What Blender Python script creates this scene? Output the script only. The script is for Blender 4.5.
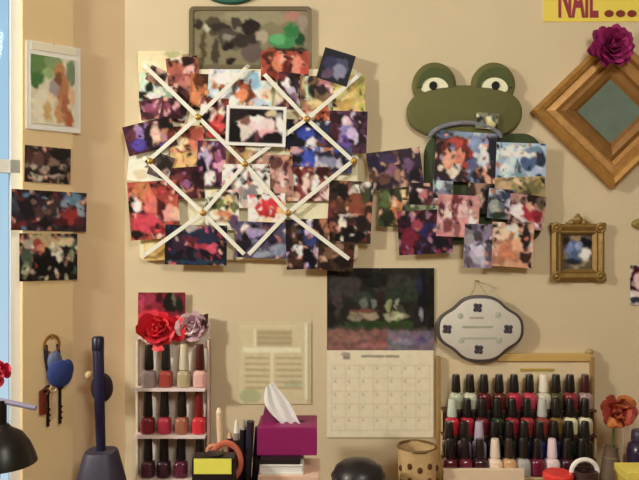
import bpy, bmesh, math, random
import numpy as np
from mathutils import Vector, Matrix
PI = math.pi
random.seed(7)
rng = np.random.default_rng(7)
for o in list(bpy.data.objects): bpy.data.objects.remove(o)
scn = bpy.context.scene
C = scn.collection

# ------------------------------------------------------------------ camera, world, lights, exposure
CAM_D, CAM_Z, F_PX = 1.6, 1.35, 640.0           # distance to the back wall, height, focal length in pixels
cam = bpy.data.cameras.new('camera'); camo = bpy.data.objects.new('camera', cam); C.objects.link(camo)
cam.sensor_width = 36; cam.lens = 36*F_PX/639; cam.clip_start = 0.02
camo.location = (0, -CAM_D, CAM_Z); camo.rotation_euler = (PI/2, 0, 0)
scn.camera = camo

w = bpy.data.worlds.new('world'); scn.world = w; w.use_nodes = True
bgn = w.node_tree.nodes['Background']
wt = w.node_tree; wtc = wt.nodes.new('ShaderNodeTexCoord'); wsp = wt.nodes.new('ShaderNodeSeparateXYZ'); wr_ = wt.nodes.new('ShaderNodeValToRGB'); wmp = wt.nodes.new('ShaderNodeMapRange')
wt.links.new(wtc.outputs['Generated'], wsp.inputs[0]); wt.links.new(wsp.outputs['Z'], wmp.inputs['Value']); wmp.inputs['From Min'].default_value = -.4; wmp.inputs['From Max'].default_value = .4
wt.links.new(wmp.outputs[0], wr_.inputs[0]); wt.links.new(wr_.outputs[0], bgn.inputs[0])          # overcast daylight, paler towards the ground
wr_.color_ramp.elements[0].color = (.60, .74, .80, 1); wr_.color_ramp.elements[1].color = (.36, .60, .78, 1)

def area(name, loc, target, size, power, col):
    l = bpy.data.lights.new(name, 'AREA'); l.shape = 'DISK'; l.size = size; l.energy = power; l.color = col
    o = bpy.data.objects.new(name, l); C.objects.link(o); o.location = loc
    o.rotation_euler = (Vector(target)-Vector(loc)).to_track_quat('-Z', 'Y').to_euler()
    return o
area('ceiling_light_key', (-1.95, -1.36, 2.08), (0.0, 0, 1.25), 0.2, 33, (1.0, 0.98, 0.87))
area('added_fill_light', (0.55, -1.9, 2.38), (0.25, 0, 1.35), 0.7, 19, (1.0, 0.98, 0.87))  # unseen soft area light, added as frontal fill

scn.view_settings.view_transform = 'Standard'; scn.view_settings.look = 'None'
scn.view_settings.exposure = 0.0; scn.view_settings.gamma = 1.0; scn.view_settings.use_curve_mapping = False

# ------------------------------------------------------------------ colours and materials
ILL = np.array([0.84, 0.80, 0.70])           # warm room light that colours read off a white sheet under
def lin(h):
    v = np.array([int(h[i:i+2], 16)/255 for i in (0, 2, 4)])
    return np.where(v <= .04045, v/12.92, ((v+.055)/1.055)**2.4)
def hx(h): return np.clip(lin(h)/ILL, 0.003, 0.92)
_m = {}
def mat(h, rough=.5, metal=0., var=.08, scale=40., bump=0., coat=0., trans=0., sheen=0.):
    key = (h, rough, metal, var, scale, bump, coat, trans)
    if key in _m: return _m[key]
    m = bpy.data.materials.new('mat_'+h); m.use_nodes = True
    nt = m.node_tree; b = nt.nodes['Principled BSDF']
    c = hx(h)
    tc = nt.nodes.new('ShaderNodeTexCoord'); nz = nt.nodes.new('ShaderNodeTexNoise')
    nz.inputs['Scale'].default_value = scale; nz.inputs['Detail'].default_value = 4
    nt.links.new(tc.outputs['Object'], nz.inputs['Vector'])
    mx = nt.nodes.new('ShaderNodeMix'); mx.data_type = 'RGBA'
    mx.inputs['A'].default_value = (*np.clip(c*(1-var), 0, 1), 1); mx.inputs['B'].default_value = (*np.clip(c*(1+var), 0, 1), 1)
    nt.links.new(nz.outputs['Fac'], mx.inputs['Factor']); nt.links.new(mx.outputs['Result'], b.inputs['Base Color'])
    b.inputs['Roughness'].default_value = rough; b.inputs['Metallic'].default_value = metal
    b.inputs['Coat Weight'].default_value = coat; b.inputs['Transmission Weight'].default_value = trans
    if bump:
        bp = nt.nodes.new('ShaderNodeBump'); bp.inputs['Strength'].default_value = bump; bp.inputs['Distance'].default_value = .002
        nt.links.new(nz.outputs['Fac'], bp.inputs['Height']); nt.links.new(bp.outputs['Normal'], b.inputs['Normal'])
    _m[key] = m; return m
def print_mat(rough):
    m = bpy.data.materials.new('printed_picture'); m.use_nodes = True
    nt = m.node_tree; b = nt.nodes['Principled BSDF']
    a = nt.nodes.new('ShaderNodeVertexColor'); a.layer_name = 'Col'
    nt.links.new(a.outputs['Color'], b.inputs['Base Color']); b.inputs['Roughness'].default_value = rough; b.inputs['Specular IOR Level'].default_value = .2
    return m
PRINT, MATTE_PRINT = print_mat(.5), print_mat(.75)
PAPER = mat('f4ecd8', .7)
def glass_mat():
    m = bpy.data.materials.new('window_glass'); m.use_nodes = True; nt = m.node_tree; nt.nodes.clear()
    o = nt.nodes.new('ShaderNodeOutputMaterial'); t = nt.nodes.new('ShaderNodeBsdfTransparent'); g = nt.nodes.new('ShaderNodeBsdfGlossy')
    g.inputs['Roughness'].default_value = .03; t.inputs['Color'].default_value = (.96, .98, 1, 1)
    f = nt.nodes.new('ShaderNodeFresnel'); f.inputs['IOR'].default_value = 1.3
    x = nt.nodes.new('ShaderNodeMixShader'); nt.links.new(f.outputs[0], x.inputs[0]); nt.links.new(t.outputs[0], x.inputs[1]); nt.links.new(g.outputs[0], x.inputs[2])
    nt.links.new(x.outputs[0], o.inputs[0]); return m

# ------------------------------------------------------------------ pixel helpers (back wall y=0, angled left wall)
def S(d=0): return (CAM_D-d)/F_PX                # metres per pixel at distance d in front of the back wall
def P(px, py, d=0.): return Vector(((px-319.5)*S(d), -d, CAM_Z-(py-240)*S(d)))
ANG = math.radians(35); CX0 = (125-319.5)*S()
U = Vector((-math.cos(ANG), -math.sin(ANG), 0)); N = Vector((math.sin(ANG), -math.cos(ANG), 0))
def PL(px, py, off=0.):                          # point on the left wall (pushed off the wall by off)
    k = (px-319.5)/F_PX; o = Vector((CX0, 0, 0))+N*off
    s = (k*(CAM_D+o.y)-o.x)/(U.x-k*U.y)
    p = o+U*s; dep = CAM_D+p.y
    return Vector((p.x, p.y, CAM_Z-(py-240)*dep/F_PX))
def SL(px): return (PL(px, 240)-Vector((CX0, 0, CAM_Z))).length

# ------------------------------------------------------------------ objects
def thing(name, label, cat, loc=(0, 0, 0), rotz=0., group=None):
    o = bpy.data.objects.new(name, None); C.objects.link(o); o.empty_display_size = .02
    o.location = loc; o.rotation_euler = (0, 0, rotz); return tag(o, label, cat, group)
def tag(o, label, cat, group=None):
    o['label'] = label; o['category'] = cat
    if group: o['group'] = group
    return o
def obj(name, bm, m, parent=None, loc=None, rotz=0., smooth=False, label=None):
    me = bpy.data.meshes.new(name); bmesh.ops.recalc_face_normals(bm, faces=bm.faces); bm.to_mesh(me); bm.free()
    for mm in (m if isinstance(m, (list, tuple)) else [m]): me.materials.append(mm)
    if smooth:
        for p in me.polygons: p.use_smooth = True
        try: me.set_sharp_from_angle(angle=math.radians(45))
        except Exception: pass
    o = bpy.data.objects.new(name, me); C.objects.link(o)
    if parent: o.parent = parent
    if loc is not None: o.location = loc
    o.rotation_euler = (0, 0, rotz)
    if label: o['label'] = label
    return o
def struct(name, bm, m):
    o = obj(name, bm, m); o['kind'] = 'structure'; return o
def dup(root, loc, rotz, label, group=None):
    r = root.copy(); C.objects.link(r); r.location = loc; r.rotation_euler = (0, 0, rotz); r['label'] = label
    if group: r['group'] = group
    for ch in list(root.children):
        c = ch.copy(); C.objects.link(c); c.parent = r
    return r

# ------------------------------------------------------------------ mesh pieces
def B(): return bmesh.new()
def box(bm, x0, x1, y0, y1, z0, z1, bev=0.):
    t = bmesh.new(); bmesh.ops.create_cube(t, size=1)
    for v in t.verts: v.co = Vector(((x0+x1)/2+v.co.x*(x1-x0), (y0+y1)/2+v.co.y*(y1-y0), (z0+z1)/2+v.co.z*(z1-z0)))
    if bev: bmesh.ops.bevel(t, geom=list(t.edges), offset=bev, segments=2, affect='EDGES', profile=.7)
    join(bm, t); return bm
def join(bm, t, M=None):
    if M is not None: bmesh.ops.transform(t, matrix=M, verts=t.verts)
    me = bpy.data.meshes.new('t'); t.to_mesh(me); t.free(); bm.from_mesh(me); bpy.data.meshes.remove(me)
def loft(bm, loops, closed=True, cap0=True, cap1=True):
    vs = [[bm.verts.new(p) for p in l] for l in loops]; n = len(loops[0])
    for a, b in zip(vs, vs[1:]):
        for i in range(n if closed else n-1): bm.faces.new((a[i], a[(i+1) % n], b[(i+1) % n], b[i]))
    if closed and cap0: bm.faces.new(vs[0][::-1])
    if closed and cap1: bm.faces.new(vs[-1])
    return bm
def lathe(bm, prof, n=20, c=(0, 0, 0), sq=0.):    # prof: (radius, z) ; sq squares the section off
    loops = []
    for r, z in prof:
        l = []
        for i in range(n):
            t = 2*PI*i/n; k = 1.0
            if sq: k = 1/((abs(math.cos(t))**(2+sq)+abs(math.sin(t))**(2+sq))**(1/(2+sq)))
            l.append((c[0]+r*k*math.cos(t), c[1]+r*k*math.sin(t), c[2]+z))
        loops.append(l)
    return loft(bm, loops)
def tube(bm, pts, r, n=8):
    pts = [Vector(p) for p in pts]; loops = []; up = Vector((0.13, .2, 1)).normalized()
    rs = r if isinstance(r, (list, tuple)) else [r]*len(pts)
    a = None
    for i, p in enumerate(pts):
        d = (pts[min(i+1, len(pts)-1)]-pts[max(i-1, 0)]).normalized()
        if a is None: a = d.cross(up).normalized()
        a = (a-d*a.dot(d)).normalized(); b = d.cross(a)
        loops.append([p+(a*math.cos(2*PI*k/n)+b*math.sin(2*PI*k/n))*rs[i] for k in range(n)])
    return loft(bm, loops)
def strip(bm, pts, wd, th):                       # flat ribbon through (x,y,z) points, lying in the xz plane
    pts = [Vector(p) for p in pts]; loops = []
    for i, p in enumerate(pts):
        d = pts[min(i+1, len(pts)-1)]-pts[max(i-1, 0)]; s = Vector((-d.z, 0, d.x)).normalized()*wd/2
        loops.append([p-s, p+s, p+s+Vector((0, -th, 0)), p-s+Vector((0, -th, 0))])
    return loft(bm, loops)
def ball(bm, c, r, sc=(1, 1, 1), u=14, v=9):
    t = bmesh.new(); bmesh.ops.create_uvsphere(t, u_segments=u, v_segments=v, radius=r)
    join(bm, t, Matrix.Translation(c) @ Matrix.Diagonal((*sc, 1))); return bm
def torus(bm, c, R, r, axis='y', a0=0., a1=2*PI, n=20, m=7, sx=1., sz=1.):
    full = abs(a1-a0-2*PI) < 1e-6; loops = []
    for i in range(n if full else n+1):
        t = a0+(a1-a0)*i/n; l = []
        for j in range(m):
            q = 2*PI*j/m; rr = R+r*math.cos(q); h = r*math.sin(q)
            l.append((c[0]+rr*math.cos(t)*sx, c[1]+h, c[2]+rr*math.sin(t)*sz) if axis == 'y' else (c[0]+rr*math.cos(t)*sx, c[1]+rr*math.sin(t)*sz, c[2]+h))
        loops.append(l)
    if full:
        vs = [[bm.verts.new(p) for p in l] for l in loops]
        for i in range(n):
            a, b = vs[i], vs[(i+1) % n]
            for j in range(m): bm.faces.new((a[j], a[(j+1) % m], b[(j+1) % m], b[j]))
    else: loft(bm, loops)
    return bm
def plate(bm, outline, y0, th, bev=0.):           # outline in xz; back at y0, front at y0-th, rounded front edge
    cx = sum(p[0] for p in outline)/len(outline); cz = sum(p[1] for p in outline)/len(outline)
    L = lambda y, ins: [(cx+(x-cx)*(1-ins/max(1e-6, math.hypot(x-cx, z-cz))), y, cz+(z-cz)*(1-ins/max(1e-6, math.hypot(x-cx, z-cz)))) for x, z in outline]
    ls = [L(y0, 0), L(y0-th+bev, 0)]
    if bev: ls += [L(y0-th+bev*.3, bev*.3), L(y0-th, bev)]
    return loft(bm, ls)
def rrect(x0, x1, z0, z1, r, n=5):
    o = []
    for cx, cz, a in ((x1-r, z1-r, 0), (x0+r, z1-r, 90), (x0+r, z0+r, 180), (x1-r, z0+r, 270)):
        for i in range(n+1):
            t = math.radians(a+90*i/n); o.append((cx+r*math.cos(t), cz+r*math.sin(t)))
    return o
def ell(cx, cz, rx, rz, n=32): return [(cx+rx*math.cos(2*PI*i/n), cz+rz*math.sin(2*PI*i/n)) for i in range(n)]

# ------------------------------------------------------------------ printed pictures: colours of the print itself on a fine mesh
def person(cx, cy, r, skin, hair, shirt):
    return [('e', shirt, cx, cy+2.5*r, 1.7*r, 1.7*r), ('e', hair, cx, cy-.15*r, 1.15*r, 1.25*r), ('e', skin, cx, cy+.2*r, .75*r, .9*r)]
def paint(X, Y, bg, shapes, soft=1.3):
    col = np.empty(X.shape+(3,)); col[:] = hx(bg)
    flat = []
    for s in shapes: flat += person(*s[1:]) if s[0] == 'p' else [s]
    for s in flat:
        c = hx(s[1])
        if s[0] == 'e':
            cx, cy, rx, ry = s[2:6]; a = math.radians(s[6]) if len(s) > 6 else 0
            u = (X-cx)*math.cos(a)+(Y-cy)*math.sin(a); v = -(X-cx)*math.sin(a)+(Y-cy)*math.cos(a)
            d = (np.sqrt((u/rx)**2+(v/ry)**2)-1)*min(rx, ry)
        elif s[0] == 'r':
            x0, y0, x1, y1 = s[2:6]
            d = np.maximum(np.maximum(x0-X, X-x1), np.maximum(y0-Y, Y-y1))
        else:
            x0, y0, x1, y1, wd = s[2:7]; L2 = (x1-x0)**2+(y1-y0)**2
            t = np.clip(((X-x0)*(x1-x0)+(Y-y0)*(y1-y0))/L2, 0, 1)
            d = np.hypot(X-x0-t*(x1-x0), Y-y0-t*(y1-y0))-wd/2
        al = np.clip(.5-d/soft, 0, 1)[..., None]; col = col*(1-al)+c*al
    return col
def field(nx, ny, cell, step):
    m = max(2, int(nx*step/cell)+2); n = max(2, int(ny*step/cell)+2); g = rng.normal(0, 1, (m, n))
    a = np.array([np.interp(np.linspace(0, m-1, nx+1), np.arange(m), g[:, j]) for j in range(n)]).T
    return np.array([np.interp(np.linspace(0, n-1, ny+1), np.arange(n), a[i]) for i in range(nx+1)])
def print_bm(w, h, sx, sz, th, cx, cy, rot, bg, shapes, border=0, bcol='f6efdc', curl=0., step=1.25, mottle=.16, warp=1.5, con=1.12):
    nx, ny = max(6, int(w/step)), max(6, int(h/step))
    a = np.linspace(-w/2, w/2, nx+1); b = np.linspace(-h/2, h/2, ny+1); A, Bq = np.meshgrid(a, b, indexing='ij')
    c, s = math.cos(math.radians(rot)), math.sin(math.radians(rot))
    X = cx+A*c-Bq*s; Y = cy+A*s+Bq*c
    WX, WY = (warp*(.7*field(nx, ny, 6, step)+.6*field(nx, ny, 3, step)) for _ in (0, 1))
    col = paint(X+WX, Y+WY, bg, shapes, 1.8)
    if con != 1:
        col = .62*(col/.62)**con; g_ = (col*np.array([.3, .6, .1])).sum(-1, keepdims=True); col = g_+(col-g_)*.88
    if mottle:
        f = np.stack([field(nx, ny, 3.2, step)+.4*field(nx, ny, 3.2, step) for _ in range(3)], -1)*.5+field(nx, ny, 3.2, step)[..., None]*.8
        col = np.clip(col*(1+mottle*f), .003, .95)
    if border:
        e = np.minimum(w/2-np.abs(A), h/2-np.abs(Bq)); al = np.clip(.5-(e-border)/1.0, 0, 1)[..., None]
        col = col*(1-al)+hx(bcol)*al
    bm = bmesh.new(); lay = bm.verts.layers.float_color.new('Col')
    V = [[None]*(ny+1) for _ in range(nx+1)]
    lx = (X-cx)*sx; lz = -(Y-cy)*sz
    for i in range(nx+1):
        for j in range(ny+1):
            y = -th-curl*((A[i, j]/(w/2))**2+.6*(Bq[i, j]/(h/2))**2*(Bq[i, j] > 0))
            v = bm.verts.new((lx[i, j], y, lz[i, j])); v[lay] = (*col[i, j], 1); V[i][j] = v
    for i in range(nx):
        for j in range(ny): bm.faces.new((V[i][j], V[i][j+1], V[i+1][j+1], V[i+1][j]))
    ring = [V[i][0] for i in range(nx+1)]+[V[nx][j] for j in range(1, ny+1)]+[V[i][ny] for i in range(nx-1, -1, -1)]+[V[0][j] for j in range(ny-1, 0, -1)]
    back = []
    for v in ring:
        q = bm.verts.new(v.co+Vector((0, th, 0))); q[lay] = (*hx(bcol), 1); back.append(q)
    n = len(ring)
    for i in range(n):
        bm.faces.new((ring[i], ring[(i+1) % n], back[(i+1) % n], back[i])).material_index = 1
    bm.faces.new(back).material_index = 1
    return bm
def busy(cx, cy, w, h, bg, shapes):
    """small printed detail (faces, clothes, foliage) in the print's own colours, behind and between its main shapes"""
    pal = [s[1] for s in shapes if s[0] != 'p']+[bg, bg, bg, '1c1614', '1c1614', '2a1c1c', '2a1c1c', 'd8a488', 'b87858']; r = max(w, h)/2
    def some(n, lo, hi): return [('e', pal[rng.integers(len(pal))], cx+rng.uniform(-1, 1)*r, cy+rng.uniform(-1, 1)*r, rng.uniform(lo, hi), rng.uniform(lo, hi)*1.25) for _ in range(n)]
    return some(int(4*r*r/45), 1.5, 4)+list(shapes)+some(int(4*r*r/95), .9, 1.9)
def photo(label, cx, cy, w, h, rot, d, bg, shapes, group=None, name='photo_print', cat='photo', wall='back', parent=None, th=.0005, **k):
    mats = [k.pop('m', PRINT), PAPER]
    if wall == 'back':
        sx = sz = S(d); loc = P(cx, cy, d-th); rz = 0
    else:
        shapes = busy(cx, cy, w, h, bg, shapes)
        sx = (PL(cx+w/2, cy, d)-PL(cx-w/2, cy, d)).length/w; loc = PL(cx, cy, d); sz = (CAM_D+loc.y)/F_PX; rz = ANG
    bm = print_bm(w, h, sx, sz, th, cx, cy, rot, bg, shapes, **k)
    o = obj(name, bm, mats, loc=loc, rotz=rz, smooth=True)
    return tag(o, label, cat, group)

# ------------------------------------------------------------------ the setting
WALL = mat('cdba93', .85, var=.05, scale=9, bump=.12)
SIDE = mat('e2c597', .85, var=.06, scale=9, bump=.12)
WHITE = mat('efe6d2', .6, var=.03)
FZ, CZ, RX, FY = 0.0, 2.5, 1.9, -3.0
LX, LY = CX0+U.x*2.0, U.y*2.0
bm = B(); box(bm, CX0-.02, RX+.1, 0, .1, FZ, CZ); struct('wall_back', bm, WALL)
bm = B(); box(bm, RX, RX+.1, FY, 0, FZ, CZ); struct('wall_right', bm, mat('a08c6c', .85))
bm = B(); box(bm, LX-.1, RX+.1, FY-.1, FY, FZ, CZ); struct('wall_front', bm, mat('a08c6c', .85))
bm = B(); box(bm, LX-.1, RX+.1, FY-.1, .1, FZ-.1, FZ); struct('floor', bm, mat('8a6a48', .5, scale=14, var=.2))
bm = B(); box(bm, LX-.1, RX+.1, FY-.1, .1, CZ, CZ+.1); struct('ceiling', bm, mat('b8ac98', .9))
def wallbox(bm, s0, s1, o0, o1, z0, z1):           # box in the left wall's own frame: s along, o out of the wall
    loops = []
    for z in (z0, z1):
        loops.append([Vector((CX0, 0, 0))+U*s+N*o+Vector((0, 0, z)) for s, o in ((s0, o0), (s1, o0), (s1, o1), (s0, o1))])
    return loft(bm, loops)
sW = SL(24)+.004; WZ0, WZ1, sE = .55, 2.2, 1.05
bm = B(); wallbox(bm, -.02, sW, -.1, 0, FZ, CZ); wallbox(bm, sW, sE, -.1, 0, FZ, WZ0); wallbox(bm, sW, sE, -.1, 0, WZ1, CZ)
wallbox(bm, sE, 2.0, -.1, 0, FZ, CZ); box(bm, LX-.1, LX, FY, LY, FZ, CZ); struct('wall_left', bm, SIDE)
sC = SL(72)
bm = B(); wallbox(bm, sC, sW, 0, .007, WZ0-.1, WZ1+.1); wallbox(bm, sW, sE+.1, 0, .007, WZ1, WZ1+.1); wallbox(bm, sW, sE+.1, 0, .03, WZ0-.06, WZ0)
struct('trim_1', bm, mat('ddc08a', .7, var=.05, scale=12))
bm = B()
for a, b2, z0, z1 in ((sW, sW+.02, WZ0, WZ1), (sE-.03, sE, WZ0, WZ1), (sW, sE, WZ0, WZ0+.04), (sW, sE, WZ1-.04, WZ1), (sW, sE, 1.505, 1.535)):
    wallbox(bm, a, b2, -.055, -.025, z0, z1)
wf = struct('window_1', bm, mat('dfe4ea', .5, var=.02))
bm = B(); wallbox(bm, sW+.015, sE-.02, -.043, -.039, WZ0+.03, WZ1-.03); g = obj('window_pane', bm, glass_mat(), wf); g['kind'] = 'structure'

# desk under the frame of the photograph: what the racks and pots stand on
DZ = .745
desk = thing('desk', 'wooden desk along the wall under the polish racks', 'desk', (.15, -.33, 0))
WOOD = mat('8a5a34', .45, scale=18, var=.2)
bm = B(); dk = [(CX0+.006+.003, .325), (1.1, .325), (1.1, -.25), (-.98, -.25), (-.98, -.085)]
dk = [(CX0+.012-.15, .325), (1.1, .325), (1.1, -.25), (-.80, -.25), (-.80, .325-(.80+CX0-.15+.162)*math.tan(ANG)*1.02-.012)]
loft(bm, [[(x, y, z) for x, y in dk] for z in (DZ-.03, DZ)]); obj('desktop', bm, WOOD, desk)
for x in (-.62, 1.05):
    for y in (-.21, .28):
        bm = B(); box(bm, x-.025, x+.025, y-.025, y+.025, 0, DZ-.03, .003); obj('leg', bm, WOOD, desk)

# ------------------------------------------------------------------ memo board with ribbons and buttons
MB0 = .016
board = thing('memo_board', 'pale yellow fabric memo board criss-crossed with cream ribbons and covered in photos', 'memo board', P(250, 160))
def L(px, py, d, o): return P(px, py, d)-Vector(o.location)
s0 = S(0)
bm = B(); plate(bm, rrect(-109*s0, 108*s0, -100*s0, 89.5*s0, .012), 0, MB0, .004); obj('fabric_panel', bm, mat('e8d8b0', .9, scale=300, bump=.3), board)
RD = .0345
RIB = mat('f6e4c8', .6, scale=200, var=.04)
for pts in ([(147, 68), (198, 117), (245, 164), (288, 213), (349, 259)], [(266, 76), (307, 119), (354, 162)], [(146, 160), (203, 213), (244, 254)],
            [(246, 68), (198, 117), (146, 163)], [(358, 76), (307, 119), (245, 164), (203, 213), (146, 254)], [(354, 160), (288, 213), (249, 254)]):
    q = [L(*p, RD-.001, board) for p in pts]
    q = [L(*pts[0], MB0+.001, board)+(q[0]-q[1])*.06]+q+[L(*pts[-1], MB0+.001, board)+(q[-1]-q[-2])*.06]
    bm = B(); strip(bm, q, .0100, .0009); obj('ribbon', bm, RIB, board)
for p in ((198, 117), (307, 119), (245, 164), (354, 161), (203, 213), (288, 213), (150, 161)):
    bm = B(); c = L(*p, RD+.001, board); ball(bm, c, .008, (1, .5, 1)); obj('button', bm, mat('b48a3c', .35, .6), board, smooth=True)

G = 'photos on the ribbon memo board'
lay = [MB0+.0008]
def mp(label, *a, top=False, **k):
    lay[0] += .00046
    a = list(a)
    if 'mottle' not in k: a[6] = busy(*a[:4], *a[5:7])
    return photo(label, *a[:5], (RD+.0035 if top else lay[0]), *a[5:], group=G, **k)
mp('pale yellow note tucked in at the top left corner of the memo board', 160, 62, 44, 22, 0, 'e4d4a2', [('e','b8b078',172,54,9,4),('e','efe0b4',150,66,9,5)], mottle=.04)
mp('small tan card tucked in at the bottom left corner of the memo board', 160, 246, 32, 28, -3, 'd8b66c', [('e','c8a050',162,250,7,8),('e','e6cf98',150,244,6,7)], mottle=.06)
mp('cream note between two ribbons at the left edge of the memo board', 149, 167, 42, 30, 5, 'eee0c4', [('e','d8c4a0',140,174,6,5)], mottle=.04)
mp('small pale green photo with black shapes at the upper left edge of the memo board', 158, 90, 38, 34, 0, 'c9d8b8',
   [('e','20221c',150,86,5,6),('e','20221c',144,95,6,5),('e','f0ecdc',152,97,4,6),('e','3a3a30',158,78,3,4),('e','8fae94',172,96,7,5),('e','6a8a70',165,104,6,4),('e','e6e6d2',170,84,6,7)])
mp('small brown baby photo at the top left corner of the memo board', 157, 76, 19, 16, 25, '7a5c48',
   [('e','a8826c',154,75,4,4),('e','4a3830',162,78,5,5),('e','c8a890',160,70,3,3)])
mp('photo of red-faced people with dark hair just left of the grey-green plaque', 183, 71, 32, 28, -6, 'a05840',
   [('e','3a1c18',187,61,8,5),('e','4a2c1c',172,61,5,5),('e','f2dcc0',176,58,6,3),('e','b0604a',176,70,8,7),('e','e8b0a8',190,72,5,6),('e','8a3a34',186,80,6,6),('e','d87a68',182,77,4,3)])
mp('dusky red close-up photo of faces under the top left ribbon', 186, 88, 26, 28, 4, '9a5048',
   [('e','c07868',187,82,7,6),('e','5a2a2a',183,95,8,6),('e','a85a50',193,92,5,6),('e','30181a',178,100,6,8)])
mp('small maroon photo with a pink face at the left edge of the memo board', 152, 109, 24, 20, -8, '7a3a48',
   [('e','9a5068',150,108,6,6),('e','e8c0b8',162,111,3,7),('e','4a2430',146,117,8,4),('e','c08090',155,104,3,3)])
mp('dark purple photo left of the upper left ribbon crossing', 174, 110, 26, 22, 12, '5a2434',
   [('e','8a4a5a',167,108,4,5),('e','2a1418',186,108,6,9),('e','c89a98',176,106,3,4),('e','f0e0d0',182,118,5,2),('e','3a141c',177,117,7,3)])
mp('photo of two orange-lit faces close together above the upper left ribbon crossing', 203, 92, 26, 36, 3, 'b0683a',
   [('e','4a2814',203,80,9,7),('e','d88a50',196,96,5,9),('e','3a2010',206,102,4,8),('e','e09a60',211,91,4,9),('e','6a3a18',199,82,4,6),('e','2c1810',215,84,3,6),('e','f0cfa0',204,110,5,4)])
mp('pale blue photo of an orange-faced toddler with brown hair', 240, 88, 64, 36, 2, 'c3d4da',
   [('e','e8ecea',226,77,14,6),('e','d8dcc8',262,88,8,12),('e','6a3c24',243,92,11,12),('e','e09058',241,95,7,8),('e','b05a34',243,87,5,4),('e','f2ead8',228,100,10,6),('e','98b8c8',256,80,6,9),('e','f0e4cc',264,75,6,6),('e','e8c8a0',268,96,6,6)])
mp('photo of a person in red beside the white bordered photo', 214, 118, 28, 40, 3, '8a4038',
   [('e','d84a48',218,124,8,9),('e','e8c8b8',213,112,5,6),('e','2c1a1c',207,114,4,8),('e','e8e0d8',204,108,5,5),('e','c83838',214,133,7,5),('e','40242a',226,116,3,9),('e','f0d0b8',222,112,3,5)])
mp('photo of orange and red faces tucked under the plaque at the right', 285, 66, 48, 30, 1, 'a84a30',
   [('e','d87a58',279,62,8,9),('e','e08a70',298,66,7,9),('e','6a2014',288,68,4,10),('e','5a2818',268,56,6,6),('e','c04a38',306,72,6,6),('e','8a3020',272,74,8,3),('e','f0a890',283,58,3,5)])
mp('dark photo with a lilac-white figure below the red faces photo', 292, 91, 30, 36, 6, '4a2c34',
   [('l','c8b8c8',284,82,300,103,6),('e','2a1418',296,78,6,6),('e','7a3030',282,76,6,4),('e','201418',302,93,4,9),('e','e8dcd8',287,84,3,5),('e','8a6a78',294,97,4,4),('e','e8c8b0',278,98,6,7)])
mp('multicoloured photo of pink faces between the tilted navy photo and the upper right button', 319, 94, 38, 36, 0, '8a6a48',
   [('e','20241c',313,91,3,7),('e','c8d8b8',307,92,2,9),('e','d8a0a0',325,83,6,5),('e','3a2428',322,90,4,6),('e','e8c0b0',331,88,3,5),('e','d8c080',316,104,9,4),('e','2c2420',338,97,6,4),('e','c86a3c',322,112,9,3)])
mp('yellow-olive photo at the top right corner of the memo board', 349, 95, 32, 40, 0, 'd8bc68',
   [('e','b8b050',361,92,4,18),('e','c8a850',345,104,8,8),('e','e8d088',342,92,8,8),('e','a09a48',362,80,3,8)])
mp('small orange-red photo with a black spot left of the purple group photo', 318, 122, 34, 22, 2, 'd0683c',
   [('e','241410',320,122,5,5),('e','f0d8b8',310,116,5,3),('e','e89068',309,124,5,5),('e','8a3a20',330,114,5,4)])
mp('purple and maroon photo with lilac figures at the right edge of the memo board', 348, 132, 38, 42, 2, '5a3048',
   [('e','9a88b8',347,128,6,9),('e','c8b8d0',352,136,6,8),('e','30121c',360,120,6,5),('e','3a141c',334,118,5,6),('e','6a50a0',344,143,7,8),('e','2a1418',361,138,5,5),('e','e8c8c8',346,121,4,4),('e','4a1c28',335,132,4,7)])
mp('navy blue and black photo with a royal blue shape right of the white bordered photo', 308, 136, 44, 32, 3, '28304a',
   [('e','3a50a8',306,133,11,8),('e','10181c',296,144,8,8),('e','e8e0d8',313,143,6,5),('e','6a4038',322,143,7,4),('e','182018',293,130,4,8),('e','c8c8e0',310,148,5,4),('e','18182c',312,124,9,4)])
mp('photo of a figure in blue beside grey figures at the end of the right ribbon', 321, 160, 62, 26, 1, '5a5878',
   [('e','4058b0',309,159,9,10),('e','c8c8dc',317,160,2,9),('e','18141c',296,159,7,4),('e','8a8aa0',330,162,9,6),('e','28283c',328,154,14,3),('e','c0b8b8',340,164,5,6),('e','20202c',346,160,4,8),('e','d0a0a0',296,151,5,3),('e','302838',330,170,14,2)])
mp('photo of maroon-lit people below the blue figure photo', 308, 184, 46, 34, 0, '8a4038',
   [('e','5a1818',298,176,5,7),('e','f0d8cc',292,180,5,7),('e','e8c0b0',306,184,4,9),('e','f2e0d0',315,180,4,11),('e','401414',322,172,9,4),('e','6a2020',310,174,4,5),('e','eac0b8',325,190,7,8),('e','c89a80',289,196,5,5)])
mp('dark brown photo with a brick red patch at lower right of the memo board', 350, 212, 44, 62, 3, '3c2c20',
   [('e','8a4a30',356,204,11,11),('e','201814',342,190,6,8),('e','e8dcc8',343,225,4,8),('e','181210',350,236,14,10),('e','4a4a2c',366,195,4,10),('e','7a2c38',328,210,4,10),('e','5a3828',340,205,5,7),('e','c8b8a8',345,216,6,2),('e','2a1c18',362,224,6,9)])
mp('tan photo of a person in red by the upper left ribbon', 187, 150, 34, 48, -3, 'd0a468',
   [('e','e0b870',182,161,13,9),('e','a85038',196,136,10,10),('e','5a2c1c',186,135,5,5),('e','d07858',193,145,7,5),('e','c86058',205,141,6,7),('e','7a4428',187,148,4,4),('e','ead0a0',178,142,5,6),('e','8a3838',207,152,4,8)])
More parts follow.
